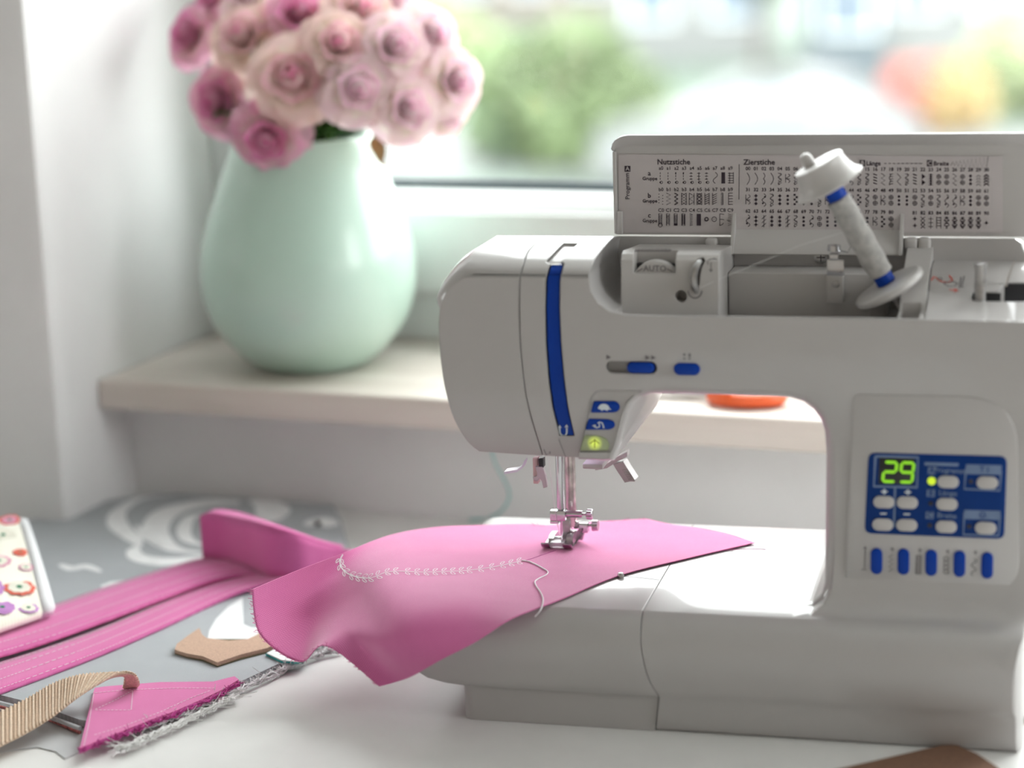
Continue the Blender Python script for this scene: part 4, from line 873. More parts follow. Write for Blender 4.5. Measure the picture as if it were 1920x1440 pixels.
bm = NB(); q0, q1 = N(1103, 866, .12), N(1146, 878, .12); box(bm, (q0.x, .10, q1.z+.0042), (q1.x-.002, .135, q0.z+.004), .001); obj('lamp_housing', bm, WHITE2, mach)
q = N(1075, 862, .105); q.z = hb[3][1]+.004; bm = NB(); box(bm, (q.x-.009, .098, q.z-.0012), (q.x+.009, .112, q.z+.006), .0006); lm = obj('lamp_lens', bm, emitter('sewing_lamp_lens', (1.0, .93, 1.0), .5), mach)
ld = bpy.data.lights.new('sewing_lamp', 'AREA'); ld.shape = 'RECTANGLE'; ld.size = .016; ld.size_y = .012; ld.energy = .003; ld.color = (.80, .72, 1.0); lo = bpy.data.objects.new('sewing_lamp', ld); COL.objects.link(lo); lo.parent = mach; lo.location = (q.x, .104, hb[3][1]-.001); lo.rotation_euler = (0, 0, 0)
# upper thread from the channel to the needle
bm = NB(); tube(bm, [N(1029, 861, .132), N(1034, 905, .133), N(1041, 960, .138), N(1049, 1000, .140), Vector((xb+.0002, YN-.0014, BED+.004))], .00022, 6); obj('upper_thread', bm, THREADW, mach)
# ================================================================== PINK CLOTH UNDER THE FOOT (world coordinates)
Zc = BED+.0013
net = [
 [(1212, 973, Zc), (1262, 984, Zc), (1315, 991, Zc), (1370, 1003, Zc), (1415, 1018, Zc)],
 [(1110, 979, Zc), (1140, 1000, Zc), (1180, 1022, Zc), (1230, 1038, Zc), (1290, 1047, Zc)],
 [(1030, 985, Zc), (1050, 1008, Zc), (1078, 1038, Zc), (1112, 1062, Zc), (1160, 1080, Zc)],
 [(985, 983, Zc), (990, 1010, Zc), (1005, 1045, Zc), (1025, 1085, Zc), (1050, 1125, Zc)],
 [(900, 985, Zc+.001), (903, 1020, Zc+.001), (913, 1062, Zc+.0015), (930, 1112, Zc+.0025), (960, 1160, .0845)],
 [(815, 989, Zc+.003), (815, 1030, Zc+.003), (822, 1078, Zc+.0035), (845, 1135, .0872), (893, 1203, .0715)],
 [(730, 1004, .0885), (716, 1045, .0875), (718, 1092, .0870), (765, 1165, .0805), (826, 1238, .0575)],
 [(640, 1038, .0875), (632, 1078, .076), (658, 1120, .070), (712, 1195, .0675), (774, 1267, .042)],
 [(555, 1070, .085), (552, 1132, .064), (592, 1168, .051), (655, 1193, .060), (738, 1280, .034)],
 [(472, 1105, .081), (488, 1190, .054), (562, 1241, .035), (612, 1211, .054), (711, 1287, .031)]]
ctl = [[WZ(*p) for p in row] for row in net]
def cr(a, b, c, d, t): return .5*((2*b)+(c-a)*t+(2*a-5*b+4*c-d)*t*t+(3*b-a-3*c+d)*t**3)
def net_eval(ctl, nu, nv):
    rows = [spline(r, nv) for r in ctl]; cols = []
    for j in range(len(rows[0])): cols.append(spline([r[j] for r in rows], nu))
    return [[cols[j][i] for j in range(len(cols))] for i in range(len(cols[0]))]
G = net_eval(ctl, 14, 22)
def off_bed(p):
    q = TZI @ p
    if -.039 < q.x < .30 and -.006 < q.y < .24 and not (q.x < -.0155 and q.y < .018 and math.hypot(q.x+.0155, q.y-.018) > .027):
        if q.y >= .012 and q.z < BED+.0009: q.z = BED+.0009
        elif q.y < .012:
            zt_ = min(BED+.0009, .078+max(0, (q.y-.0)*.45))
            if q.z > .05 and q.y > -.002 and q.z < zt_: q.z = zt_
            elif q.y > -.0065 and q.z <= .078: q.y = -.0068
    return TZ @ q
G = [[off_bed(p) for p in row] for row in G]
NU, NV = len(G), len(G[0])
for it in range(8):
    G2 = [r[:] for r in G]
    for i in range(1, NU-1):
        for j in range(1, NV-1): G2[i][j] = G[i][j]*.5+(G[i-1][j]+G[i+1][j]+G[i][j-1]+G[i][j+1])*.125
    G = [[off_bed(p) for p in r] for r in G2]
UV = [[(0, 0)]*NV for _ in range(NU)]
for i in range(NU):
    for j in range(NV):
        u_ = UV[i-1][j][0]+(G[i][j]-G[i-1][j]).length if i else 0; v_ = UV[i][j-1][1]+(G[i][j]-G[i][j-1]).length if j else 0
        UV[i][j] = (u_, v_)
org = WZ(985, 1040, Zc); org.z = 0
bm = NB(); uvgrid(bm, [[p-org for p in r] for r in G], UV); cloth = obj('sewing_cloth', bm, PINK, None, 180, loc=org); thick(cloth, .0006, 0)
tag(cloth, 'pink cotton cloth with white embroidered vine under the presser foot', 'fabric')
PXG = [[proj(p) for p in r] for r in G]
def on_cloth(px, py, lift=.0007, nrm=False):
    best = None
    for i in range(NU-1):
        for j in range(NV-1):
            a, b, c = PXG[i][j], PXG[i+1][j], PXG[i][j+1]
            if abs(a[0]-px) > 40 or abs(a[1]-py) > 40: continue
            det = (b[0]-a[0])*(c[1]-a[1])-(c[0]-a[0])*(b[1]-a[1])
            if abs(det) < 1e-6: continue
            s = ((px-a[0])*(c[1]-a[1])-(c[0]-a[0])*(py-a[1]))/det; t = ((b[0]-a[0])*(py-a[1])-(px-a[0])*(b[1]-a[1]))/det
            e = max(0, -s, s-1)+max(0, -t, t-1)
            if best is None or e < best[0]: best = (e, i, j, s, t)
            if e == 0: break
        else: continue
        break
    e, i, j, s, t = best; s = min(max(s, 0), 1); t = min(max(t, 0), 1)
    p = G[i][j]+(G[i+1][j]-G[i][j])*s+(G[i][j+1]-G[i][j])*t; n = (G[i+1][j]-G[i][j]).cross(G[i][j+1]-G[i][j]).normalized()
    if n.dot(CAM-p) < 0: n = -n
    return (p+n*lift, n) if nrm else p+n*lift
def stripn(bm, pn, wid, org_):
    L_, R_ = [], []
    for i, (p, n) in enumerate(pn):
        d = pn[min(i+1, len(pn)-1)][0]-pn[max(i-1, 0)][0]; d = d.normalized() if d.length > 1e-9 else Vector((1, 0, 0)); s_ = d.cross(n)*wid/2; L_.append(bm.verts.new(p+s_-org_)); R_.append(bm.verts.new(p-s_-org_))
    for i in range(len(pn)-1): bm.faces.new((L_[i], L_[i+1], R_[i+1], R_[i]))
vine = [(v.x, v.y) for v in spline([Vector(p) for p in ((642, 1040), (637, 1052), (641, 1066), (654, 1077), (672, 1083), (692, 1085), (707, 1081), (722, 1075), (748, 1072), (790, 1074), (832, 1073), (872, 1071), (908, 1067), (942, 1061), (978, 1053))], 5)]
bm = NB(); stripn(bm, [on_cloth(x, y, .0006, True) for x, y in vine], .0009, org)
emb = obj('vine_stem', bm, THREADW, cloth, recalc=False)
acc, last = 0, Vector(vine[0]); side = 1
bm = NB(); k = 0
for a, b in zip(vine, vine[1:]):
    a, b = Vector(a), Vector(b); d = (b-a); n_ = Vector((-d.y, d.x)).normalized(); acc += d.length
    step = 15 if b.x > 700 else 11
    if acc > step:
        acc = 0; d.normalize(); k += 1; hgt = 11 if b.x < 720 else 8.5
        for sd in (1, -1):
            lp = []
            for t in range(9):
                th = 2*PI*t/8; lx, ly = 5.4*(1-math.cos(th))*.6, 3.9*math.sin(th)
                q = b+d*(lx*.9+ly*.3-2)+n_*sd*(1.2+lx*hgt/10*.9+abs(ly)*.15); q = q+d*ly*.55
                lp.append(on_cloth(q.x, q.y, .0007, True))
            stripn(bm, lp, .00058, org)
obj('vine_leaves', bm, THREADW, cloth, recalc=False)
tail = [(978, 1053), (992, 1055), (1004, 1060), (1017, 1067), (1027, 1074), (1024, 1080), (1010, 1087), (1003, 1093), (1006, 1102), (1013, 1112), (1018, 1124), (1017, 1136)]
bm = NB(); tube(bm, spline([on_cloth(x, y, .0009)-org for x, y in tail]+[WZ(1012, 1146, BED+.0015)-org, WZ(1003, 1156, .081)-org], 5), .00055, 6); obj('thread_tail', bm, THREADW, cloth)
bm = NB(); tube(bm, [on_cloth(x, y, .0003)-org for x, y in ((980, 1053), (998, 1048), (1020, 1040), (1042, 1033))], .0003, 5); obj('seam_line', bm, plain('plum_thread', (.42, .06, .26), .8), cloth)
def fray(bm, edge, n, length, r, seed, org=Vector((0, 0, 0)), jit=.6, down=0):
    rr = random.Random(seed)
    for i in range(n):
        t = rr.random()*(len(edge)-1.001); k = int(t); p = edge[k].lerp(edge[k+1], t-k); tn = (edge[k+1]-edge[k]).normalized()
        o_ = tn.cross(Vector((0, 0, 1))).normalized()*(1 if seed % 2 else -1)
        d = (o_*(rr.random()*1.2-.2)+tn*rr.uniform(-jit, jit)+Vector((0, 0, rr.uniform(-.1, .35)))).normalized(); L_ = length*(.35+rr.random())
        c_ = Vector((rr.uniform(-1, 1), rr.uniform(-1, 1), rr.uniform(-.2, .4)))*L_*.35
        pts = [p, p+d*L_*.35+c_*.3, p+d*L_*.7+c_*.8, p+d*L_+c_]
        for q in pts: q.z = max(q.z, .0004)
        tube(bm, [q-org for q in pts], r, 4, False)
ed = G[-1]; bm = NB(); fray(bm, ed, 200, .0028, .00017, 3, org, .3); eb = [r[0] for r in G[:40]]; fray(bm, eb, 26, .004, .00018, 4, org, .5)
o = obj('frayed_edge', bm, THREADP, cloth, recalc=False); o['kind'] = 'stuff'
bm = NB(); tube(bm, [MZ(*p, BED+.0008) for p in ((1325, 1036), (1365, 1031), (1400, 1029), (1436, 1030))], .0003, 5); o = obj('loose_thread', bm, plain('dark_pink_thread', (.55, .12, .32), .8), None); o.rotation_euler = (0, 0, TURN); tag(o, 'loose pink thread lying on the white machine bed beside the cloth tip', 'thread')

# ================================================================== FABRICS ON THE LEFT
def flat_piece(name, pxs, z0, t, mat, parent=None, wob=0, n=4, closed_spline=False, lab=None, cat=None):
    pts = [WZ(a, b, z0) for a, b in pxs]
    if closed_spline: pts = spline(pts, n, True)
    c = sum(pts, Vector())/len(pts); c.z = z0 if parent is None else 0
    if parent is not None: c = Vector(parent.location)
    bm = prism(NB(), [(p.x-c.x, p.y-c.y) for p in pts], 'z', z0-c.z, z0+t-c.z)
    me = done(bm, name, 40); planar_uv(me); o = link(name, me, mat, parent, loc=c if parent is None else None)
    if lab: tag(o, lab, cat)
    return o
def edge_curve(pxs, z, n=6): return spline([WZ(a, b, z) for a, b in pxs], n)
# grey underlay corner
under = flat_piece('grey_lining', [(-40, 1360), (20, 1352), (90, 1355), (160, 1352), (230, 1375), (148, 1412), (122, 1424), (104, 1410), (70, 1402), (20, 1408), (-40, 1422)], .0003, .0006, GREYC, lab='thin grey fabric corner lying under the webbing and pink triangle on the table', cat='fabric')
under.data.materials.clear(); under.data.materials.append(weave('pale_grey_cotton', (.50, .50, .51), (.60, .60, .61), 1300, sheen=.1))
# grey fabric panel with white print
gp = [(-60, 1030), (60, 985), (100, 972), (190, 950), (300, 934), (460, 944), (624, 957), (640, 985), (660, 1060), (640, 1215), (605, 1222), (560, 1240), (520, 1258), (452, 1290), (400, 1310), (330, 1340), (270, 1360), (200, 1370), (150, 1362), (60, 1330), (-60, 1300)]
panel = flat_piece('grey_bag_panel', gp, .0018, .0052, GREYC, lab='grey cotton bag panel with white printed roses spread on the table', cat='fabric')
po = Vector(panel.location); zt_ = .0018+.0052
bm = NB(); tube(bm, [p-po for p in edge_curve([(150, 1366), (60, 1334), (-60, 1303)], .0058)], .0016, 8); obj('piping', bm, plain('grey_piping', (.56, .57, .60), .8), panel)
bm = NB(); tube(bm, [p-po for p in edge_curve([(150, 1373), (100, 1352), (60, 1340), (-60, 1310)], .0022)], .0014, 8); obj('lining_edge', bm, plain('red_floral_lining', (.50, .16, .16), .85, .5, 300), panel)
def print_arc(bm, pxs, wids, z=None):
    z = z if z is not None else zt_+.0003
    P_ = spline([WZ(a, b, z)-po for a, b in pxs], 8); L, R_ = [], []; N_ = len(P_)
    for i, p in enumerate(P_):
        d = (P_[min(i+1, N_-1)]-P_[max(i-1, 0)]).normalized(); s = d.cross(Vector((0, 0, 1))); t = i/(N_-1)*(len(wids)-1); k = min(int(t), len(wids)-2); wd = wids[k]+(wids[k+1]-wids[k])*(t-k)
        L.append(bm.verts.new(p+s*wd/2)); R_.append(bm.verts.new(p-s*wd/2))
    for i in range(N_-1): bm.faces.new((L[i], L[i+1], R_[i+1], R_[i]))
PRINTW = plain('white_print', (.90, .90, .91), .8, .06, 90)
for arcs in ([((330, 925), (262, 935), (222, 960), (222, 985), (248, 1008), (262, 1022)), (.004, .010, .016, .020, .016, .006)],
             [((262, 1022), (250, 1032), (262, 1046), (310, 1053), (360, 1048), (388, 1040)), (.006, .012, .018, .024, .018, .006)],
             [((450, 942), (380, 944), (320, 958), (292, 985), (300, 1012), (330, 1030), (378, 1036)), (.012, .026, .030, .026, .022, .014, .004)],
             [((400, 962), (360, 968), (345, 992), (352, 1012), (380, 1022)), (.006, .012, .014, .012, .004)],
             [((255, 985), (275, 1008), (300, 1022)), (.003, .009, .003)],
             [((470, 938), (500, 945), (512, 958), (500, 972), (470, 976)), (.008, .028, .034, .028, .008)],
             [((575, 985), (600, 978), (626, 986)), (.008, .03, .012)],
             [((112, 1058), (135, 1066), (160, 1062), (190, 1072)), (.004, .012, .012, .003)],
             [((190, 1100), (215, 1096), (240, 1090)), (.006, .02, .008)]):
    bm = NB(); print_arc(bm, *arcs); obj('printed_petal', bm, PRINTW, panel, recalc=False)
bm = NB(); cr_ = [(389, 1200), (392, 1180), (405, 1158), (428, 1137), (455, 1120), (470, 1085), (478, 1060), (500, 1075), (540, 1100), (560, 1140), (500, 1176), (458, 1172), (455, 1150), (490, 1178), (480, 1195), (465, 1203), (430, 1206)]
cres = [(389, 1200), (392, 1182), (405, 1160), (428, 1137), (455, 1120), (456, 1150), (457, 1170), (470, 1176), (500, 1178), (485, 1196), (465, 1204), (430, 1207)]
bm.faces.new([bm.verts.new(WZ(a, b, zt_+.0003)-po) for a, b in cres]); obj('printed_crescent', bm, plain('bright_white_print', (.86, .87, .88), .7, .01), panel, recalc=False)
gap_px = [(455, 1110), (480, 1095), (520, 1095), (520, 1120), (470, 1130)]
ed = edge_curve([(640, 1216), (605, 1223), (560, 1241), (520, 1259), (452, 1291), (400, 1311), (330, 1341), (270, 1361)], .005)
bm = NB(); fray(bm, ed, 420, .008, .00022, 9, po, .9); o = obj('frayed_edge', bm, THREADG, panel, recalc=False); o['kind'] = 'stuff'
bm = NB()
for kk in range(7):
    rr = random.Random(40+kk); tube(bm, [p+Vector((rr.uniform(-.002, .002), rr.uniform(-.003, .001), rr.uniform(-.003, .002)))-po for p in ed], .0007, 5)
obj('selvedge_bundle', bm, plain('selvedge_grey', (.74, .74, .75), .9, .2, 300), panel, recalc=False)
# tan felt crescent
tan = flat_piece('felt_cutout', [(328, 1225), (332, 1214), (352, 1199), (374, 1184), (379, 1196), (388, 1203), (430, 1208), (465, 1205), (484, 1196), (492, 1183), (520, 1190), (545, 1205), (500, 1222), (452, 1234), (408, 1249), (380, 1237), (350, 1232)], zt_+.001, .003, TAN, lab='tan felt cutout with pointed tip and dark underside lying on the grey panel', cat='felt scrap')
tan2 = flat_piece('felt_backing', [(328, 1227), (335, 1214), (380, 1200), (484, 1200), (545, 1208), (500, 1225), (452, 1237), (408, 1251), (380, 1240), (350, 1234)], zt_+.0002, .0009, FELTG, tan)
tan2.data.transform(Matrix.Translation((0, 0, 0)))
# white scrap with teal underside
scr = flat_piece('folded_ribbon', [(500, 1226), (520, 1216), (545, 1214), (580, 1228), (560, 1242), (528, 1239)], zt_+.0022, .0008, plain('white_ribbon', (.86, .88, .88), .6), lab='white ribbon scrap with teal underside beside the tan felt cutout', cat='ribbon')
flat_piece('ribbon_underside', [(498, 1229), (520, 1220), (580, 1232), (560, 1244), (528, 1243)], zt_+.0006, .0012, TEAL, scr)
# pink strap: doubled back on itself, standing loop at its end
strap = empty('pink_strap', WZ(240, 1160, zt_)); tag(strap, 'long pink cotton strap with white topstitching doubled over on the grey panel', 'strap'); so = Vector(strap.location)
def ribbon(name, A, B, mat, parent, org, nn=10, t=.0022, cross=5, belly=0):
    a, b = spline(A, nn), spline(B, nn); g = []
    for p, q in zip(a, b): g.append([(p.lerp(q, k/cross)+Vector((0, 0, belly*math.sin(PI*k/cross))))-org for k in range(cross+1)])
    uvs = [[(0, 0)]*(cross+1) for _ in g]
    for i in range(len(g)):
        for k in range(cross+1): uvs[i][k] = (uvs[i-1][0][0]+(g[i][0]-g[i-1][0]).length if i and k == 0 else (uvs[i][0][0] if k else 0), (g[i][k]-g[i][0]).length)
    bm = NB(); uvgrid(bm, g, uvs); o = obj(name, bm, mat, parent, 60); thick(o, t, 0); return o, g
def wz(L_): return [WZ(*p) for p in L_]
z1, z2 = zt_+.0016, zt_+.006
lowA = wz([(-60, 1262, z1), (60, 1225, z1), (180, 1183, z1), (300, 1132, z1), (400, 1092, z1), (470, 1073, z1+.002), (540, 1062, z1+.004)])
lowB = wz([(-60, 1322, z1), (60, 1278, z1), (180, 1232, z1), (300, 1180, z1), (400, 1133, z1), (470, 1104, z1+.003), (545, 1086, z1+.006)])
o1, g1 = ribbon('strap_length', lowA, lowB, PINKU, strap, so, belly=.0012)
upA = wz([(-60, 1186, z2), (60, 1150, z2), (180, 1108, z2), (300, 1070, z2), (380, 1048, z2), (440, 1043, z2), (500, 1052, z2-.001), (545, 1066, z2-.002)])
upB = wz([(-60, 1248, z2), (60, 1214, z2), (180, 1172, z2), (300, 1126, z2), (380, 1096, z2), (440, 1082, z2), (500, 1078, z2-.001), (548, 1076, z2-.002)])
o2, g2 = ribbon('strap_length', upA, upB, PINKU, strap, so, belly=.0015)
def stitches(name, gs, ks, parent, org_, r=.0003, lift=.0016, mat=THREADW):
    bm = NB()
    for k in ks:
        P_ = [r_[int(k)].lerp(r_[min(int(k)+1, len(r_)-1)], k-int(k))+Vector((0, 0, lift)) for r_ in gs]
        for a, b in zip(P_, P_[1:]):
            n_ = max(1, int((b-a).length/.0032))
            for i in range(n_): strip(bm, [a.lerp(b, (i+.12)/n_), a.lerp(b, (i+.78)/n_)], r*2.6, (0, 0, 1))
    o = obj(name, bm, mat, parent, recalc=False); o['kind'] = 'stuff'; return o
stitches('topstitching', g1, (.45, 1.6, 3.2, 4.6), strap, so); stitches('topstitching', g2, (.45, 1.9, 3.4, 4.6), strap, so)
# standing loop
zb_ = zt_+.004
def up(px, pyb, zb0, pyt):
    """point above a base point, at the height that shows at pixel row pyt"""
    b = WZ(px, pyb, zb0); t = b.copy()
    lo_, hi_ = 0, .12
    for _ in range(40):
        mid = (lo_+hi_)/2; t = b+Vector((0, 0, mid)); y = proj(t)[1]
        if y > pyt: lo_ = mid
        else: hi_ = mid
    return b, t
cols_ = [(381, 1047, 968), (400, 1049, 964), (430, 1054, 970), (470, 1068, 978), (510, 1082, 988), (560, 1082, 1004), (600, 1072, 1018), (640, 1060, 1028), (690, 1050, 1034)]
bs, ts = zip(*[up(a, b, zb_+.003, c) for a, b, c in cols_])
o3, g3 = ribbon('strap_loop', list(ts), list(bs), PINKU, strap, so, t=.0022)
tA = [ts[0]+Vector((.002, .006, 0)), ts[1]+Vector((0, .012, 0)), ts[2]+Vector((0, .016, .000)), ts[3]+Vector((0, .012, 0)), ts[4]+Vector((0, .008, 0)), ts[5]+Vector((0, .006, 0)), ts[6]+Vector((0, .006, 0)), ts[7]+Vector((0, .006, 0))]
o4, g4 = ribbon('loop_turned_edge', tA, [t for t in ts[:8]], PINKU, strap, so, t=.0022, cross=3)
# cream floral fabric with white binding, propped at the left
fl = empty('floral_fabric', WZ(20, 1100, zt_)); tag(fl, 'folded cream floral fabric with white binding at the left of the grey panel', 'fabric'); fo = Vector(fl.location)
fA = [up(x, yb, zt_+.001, yt)[1] for x, yb, yt in ((-110, 1105, 985), (-40, 1100, 978), (44, 1090, 970), (62, 1092, 972))]
fB = wz([(-110, 1215, zt_+.0175), (-40, 1190, zt_+.0175), (80, 1148, zt_+.0175), (104, 1138, zt_+.0175)])
gf = [[fA[i].lerp(fB[i], k/8)+Vector((0, 0, .004*math.sin(PI*k/8)))-fo for k in range(9)] for i in range(4)]
bm = NB(); uvgrid(bm, gf[:3], [[(i*.03, k*.012) for k in range(9)] for i in range(3)]); o = obj('printed_cotton', bm, CREAMC, fl, 60); thick(o, .006, -1)
bm = NB(); uvgrid(bm, gf[2:], [[(i*.01, k*.012) for k in range(9)] for i in range(2)]); o = obj('white_binding', bm, WHITEC, fl, 60); thick(o, .007, -1)
def fpt(s, t):
    x = s*2; i = min(int(x), 1); f_ = x-i; y = min(t*8, 7.999); k = int(y); h_ = y-k
    return gf[i][k].lerp(gf[i+1][k], f_).lerp(gf[i][k+1].lerp(gf[i+1][k+1], f_), h_)
fn = (fpt(.9, .5)-fpt(.5, .5)).cross(fpt(.7, .6)-fpt(.7, .4)).normalized()
fn = fn if fn.dot(CAM-fo) > 0 else -fn
CORAL = plain('coral_print', (.80, .16, .11), .8); LILAC = plain('lilac_print', (.56, .26, .60), .8); CREAMP = plain('cream_print', (.86, .83, .72), .8); GREENP = plain('green_dot_print', (.02, .22, .10), .8); ROSEP = plain('rose_print', (.78, .36, .50), .8)
def blossom(s, t, R_, mo, mi, n=6, dot_=True, k=0):
    c = fpt(s, t)+fn*.0004; u = (fpt(s+.05, t)-fpt(s-.05, t)).normalized(); v = fn.cross(u)
    for mm, rr, lf, nm in ((mo, R_, 0, 'printed_blossom'), (mi, R_*.72, .0003, 'blossom_centre')):
        bm = NB(); P_ = []
        for a in range(40): th = 2*PI*a/40; r = rr*(1+.06*math.cos((n+3)*th+k)+.04*math.sin(3*th+k)); P_.append(bm.verts.new(c+fn*lf+u*r*math.cos(th)+v*r*math.sin(th)))
        bm.faces.new(P_); obj(nm, bm, mm, fl, recalc=False)
    if dot_:
        bm = NB(); bm.faces.new([bm.verts.new(c+fn*.0006+(u*math.cos(a)+v*math.sin(a))*R_*.2) for a in [2*PI*i/12 for i in range(12)]]); obj('blossom_eye', bm, GREENP, fl, recalc=False)
for s, t, R_, mo, mi, n in ((.80, .20, .011, CREAMP, CREAMP, 5), (.86, .74, .0125, CORAL, CREAMP, 6), (.58, .66, .015, LILAC, CREAMP, 7), (.72, .46, .010, ROSEP, CREAMP, 6), (.52, .36, .009, CORAL, CREAMP, 6), (.90, .03, .009, CORAL, ROSEP, 5),
                         (.93, .42, .006, CORAL, CORAL, 5), (.60, .08, .008, CORAL, CREAMP, 5), (.70, .86, .010, LILAC, LILAC, 7), (.90, .93, .008, LILAC, CREAMP, 6), (.42, .55, .01, CORAL, CREAMP, 6), (.45, .9, .011, LILAC, CREAMP, 6), (.45, .15, .012, LILAC, CREAMP, 6), (.95, .58, .006, ROSEP, CREAMP, 5)):
    blossom(s, t, R_, mo, mi, n, True, s*20)
# pink triangle with stitching
tri = [(152, 1404), (158, 1378), (172, 1320), (178, 1297), (198, 1294), (300, 1286), (400, 1285), (440, 1275), (448, 1281), (418, 1300), (380, 1318), (330, 1340), (280, 1358), (230, 1378), (190, 1394), (150, 1410)]
TZ0 = zt_+.0006
pt = flat_piece('pink_triangle', tri, TZ0, .003, PINKU, lab='stitched pink fabric triangle with frayed grey seam edge at the front of the grey panel', cat='fabric'); to = Vector(pt.location); zz = TZ0+.003
def st_line(pxs): return [[WZ(a, b, zz+.0002)-to] for a, b in pxs]
bm = NB()
for L_, dash in (([(157, 1398), (166, 1360), (176, 1300)], .0030), ([(177, 1299), (240, 1293), (330, 1290), (405, 1290)], .0028), ([(176, 1378), (230, 1362), (300, 1335), (350, 1312), (395, 1294)], .0032), ([(178, 1330), (215, 1313), (249, 1294)], .0030), ([(178, 1331), (215, 1331), (246, 1331)], .0026), ([(249, 1295), (246, 1331)], .0030)):
    P_ = [WZ(a, b, zz+.0003)-to for a, b in L_]
    for a, b in zip(P_, P_[1:]):
        n_ = max(1, int((b-a).length/dash))
        for i in range(n_): strip(bm, [a.lerp(b, (i+.1)/n_), a.lerp(b, (i+.75)/n_)], .0009, (0, 0, 1))
o = obj('stitching', bm, plain('light_pink_thread', (.85, .60, .72), .7), pt, recalc=False); o['kind'] = 'stuff'
ed = edge_curve([(150, 1410), (190, 1394), (230, 1379), (280, 1359), (330, 1341), (380, 1319), (418, 1301), (448, 1281)], TZ0)
bm = NB(); fray(bm, ed, 130, .006, .0002, 21, to, 1.0); o = obj('pink_fray', bm, plain('magenta_thread', (.55, .07, .30), .8), pt, recalc=False); o['kind'] = 'stuff'
bm = NB()
for kk in range(5):
    rr = random.Random(70+kk); tube(bm, [p+Vector((rr.uniform(-.002, .002), rr.uniform(-.003, .002), rr.uniform(-.001, .003)))-to for p in ed], .0006, 5)
obj('pink_seam_layers', bm, plain('plum_cotton', (.50, .06, .28), .85, .25, 400), pt, recalc=False)
bm = NB(); ed2 = [p+Vector((.003, -.006, -.004)) for p in edge_curve([(225, 1385), (250, 1378), (290, 1360), (340, 1338), (385, 1316), (440, 1290)], TZ0+.001)]
fray(bm, ed2, 260, .011, .0002, 25, to, 1.2)
for kk in range(9):
    rr = random.Random(90+kk); tube(bm, [p+Vector((rr.uniform(-.003, .003), rr.uniform(-.004, .003), rr.uniform(-.002, .002)))-to for p in ed2], .0008, 5)
o = obj('grey_fray', bm, plain('pale_grey_fray', (.84, .83, .82), .9, .12, 300), pt, recalc=False); o['kind'] = 'stuff'
# beige webbing band: ribs as geometry
wbz = empty('webbing_band', WZ(120, 1330, .008)); tag(wbz, 'ribbed beige webbing band curling over the corner of the pink triangle', 'webbing'); wo = Vector(wbz.location)
WEB = plain('beige_webbing', (.60, .44, .32), .8, .14, 600); WEBL = plain('beige_webbing_light', (.72, .57, .44), .8, .12, 600)
wA = wz([(-70, 1378, .012), (-10, 1342, .012), (50, 1312, .015), (100, 1283, .021), (150, 1267, .027), (200, 1263, .029), (236, 1261, .029), (252, 1266, .026), (259, 1280, .018), (258, 1288, .011)])
wB = wz([(-70, 1440, .010), (-10, 1405, .010), (50, 1374, .012), (100, 1343, .016), (140, 1312, .021), (170, 1292, .024), (205, 1272, .0265), (232, 1268, .0255), (234, 1282, .017), (232, 1291, .011)])
a_, b_ = spline(wA, 10), spline(wB, 10)
band = [[p.lerp(q, k/6)-wo for k in range(7)] for p, q in zip(a_, b_)]
bm = NB(); uvgrid(bm, band, [[(i*.003, k*.004) for k in range(7)] for i in range(len(band))]); o = obj('band', bm, WEB, wbz, 60); thick(o, .0012, 0)
fa, fb = spline(wA, 16), spline(wB, 16)
lenw = sum((b-a).length for a, b in zip(fa, fa[1:]))
acc = 0; cr0 = 0; ribs = []
for i in range(1, len(fa)):
    acc += ((fa[i]-fa[i-1]).length+(fb[i]-fb[i-1]).length)/2
    if acc > .0021: acc = 0; ribs.append(i)
for n_, i in enumerate(ribs):
    p, q = fa[i]-wo, fb[i]-wo; d = (fa[i]-fa[i-1]+fb[i]-fb[i-1]).normalized(); nn = d.cross(q-p).normalized(); nn = nn if nn.z > 0 or abs(nn.z) < .2 else -nn
    bm = NB(); m_ = 10; pts = []
    for k in range(m_+1):
        pts.append(p.lerp(q, k/m_)+nn*(.0008+.00012*math.sin(k*2.5+i)))
    pts = [p-(q-p).normalized()*.0006]+pts+[q+(q-p).normalized()*.0006]
    tube(bm, pts, .00085, 6); obj('rib', bm, WEBL if n_ % 2 else WEB, wbz)
# brown leather at the front right
lea = flat_piece('leather_scrap', [(1560, 1452), (1640, 1434), (1700, 1420), (1765, 1405), (1792, 1404), (1830, 1420), (1870, 1446), (1900, 1480), (1700, 1520), (1560, 1500)], .0005, .003, BROWN, lab='brown leather scrap on the table in front of the sewing machine base', cat='leather scrap')
# power cord stub at the right edge of the machine
bm = NB(); q = MY(1918, 1360, .06); cyl(bm, (XR-.002, .06, q.z), (XR+.012, .06, q.z), .006, seg=16); obj('power_plug', bm, plain('brown_grey_plug', (.10, .07, .06), .5), mach)
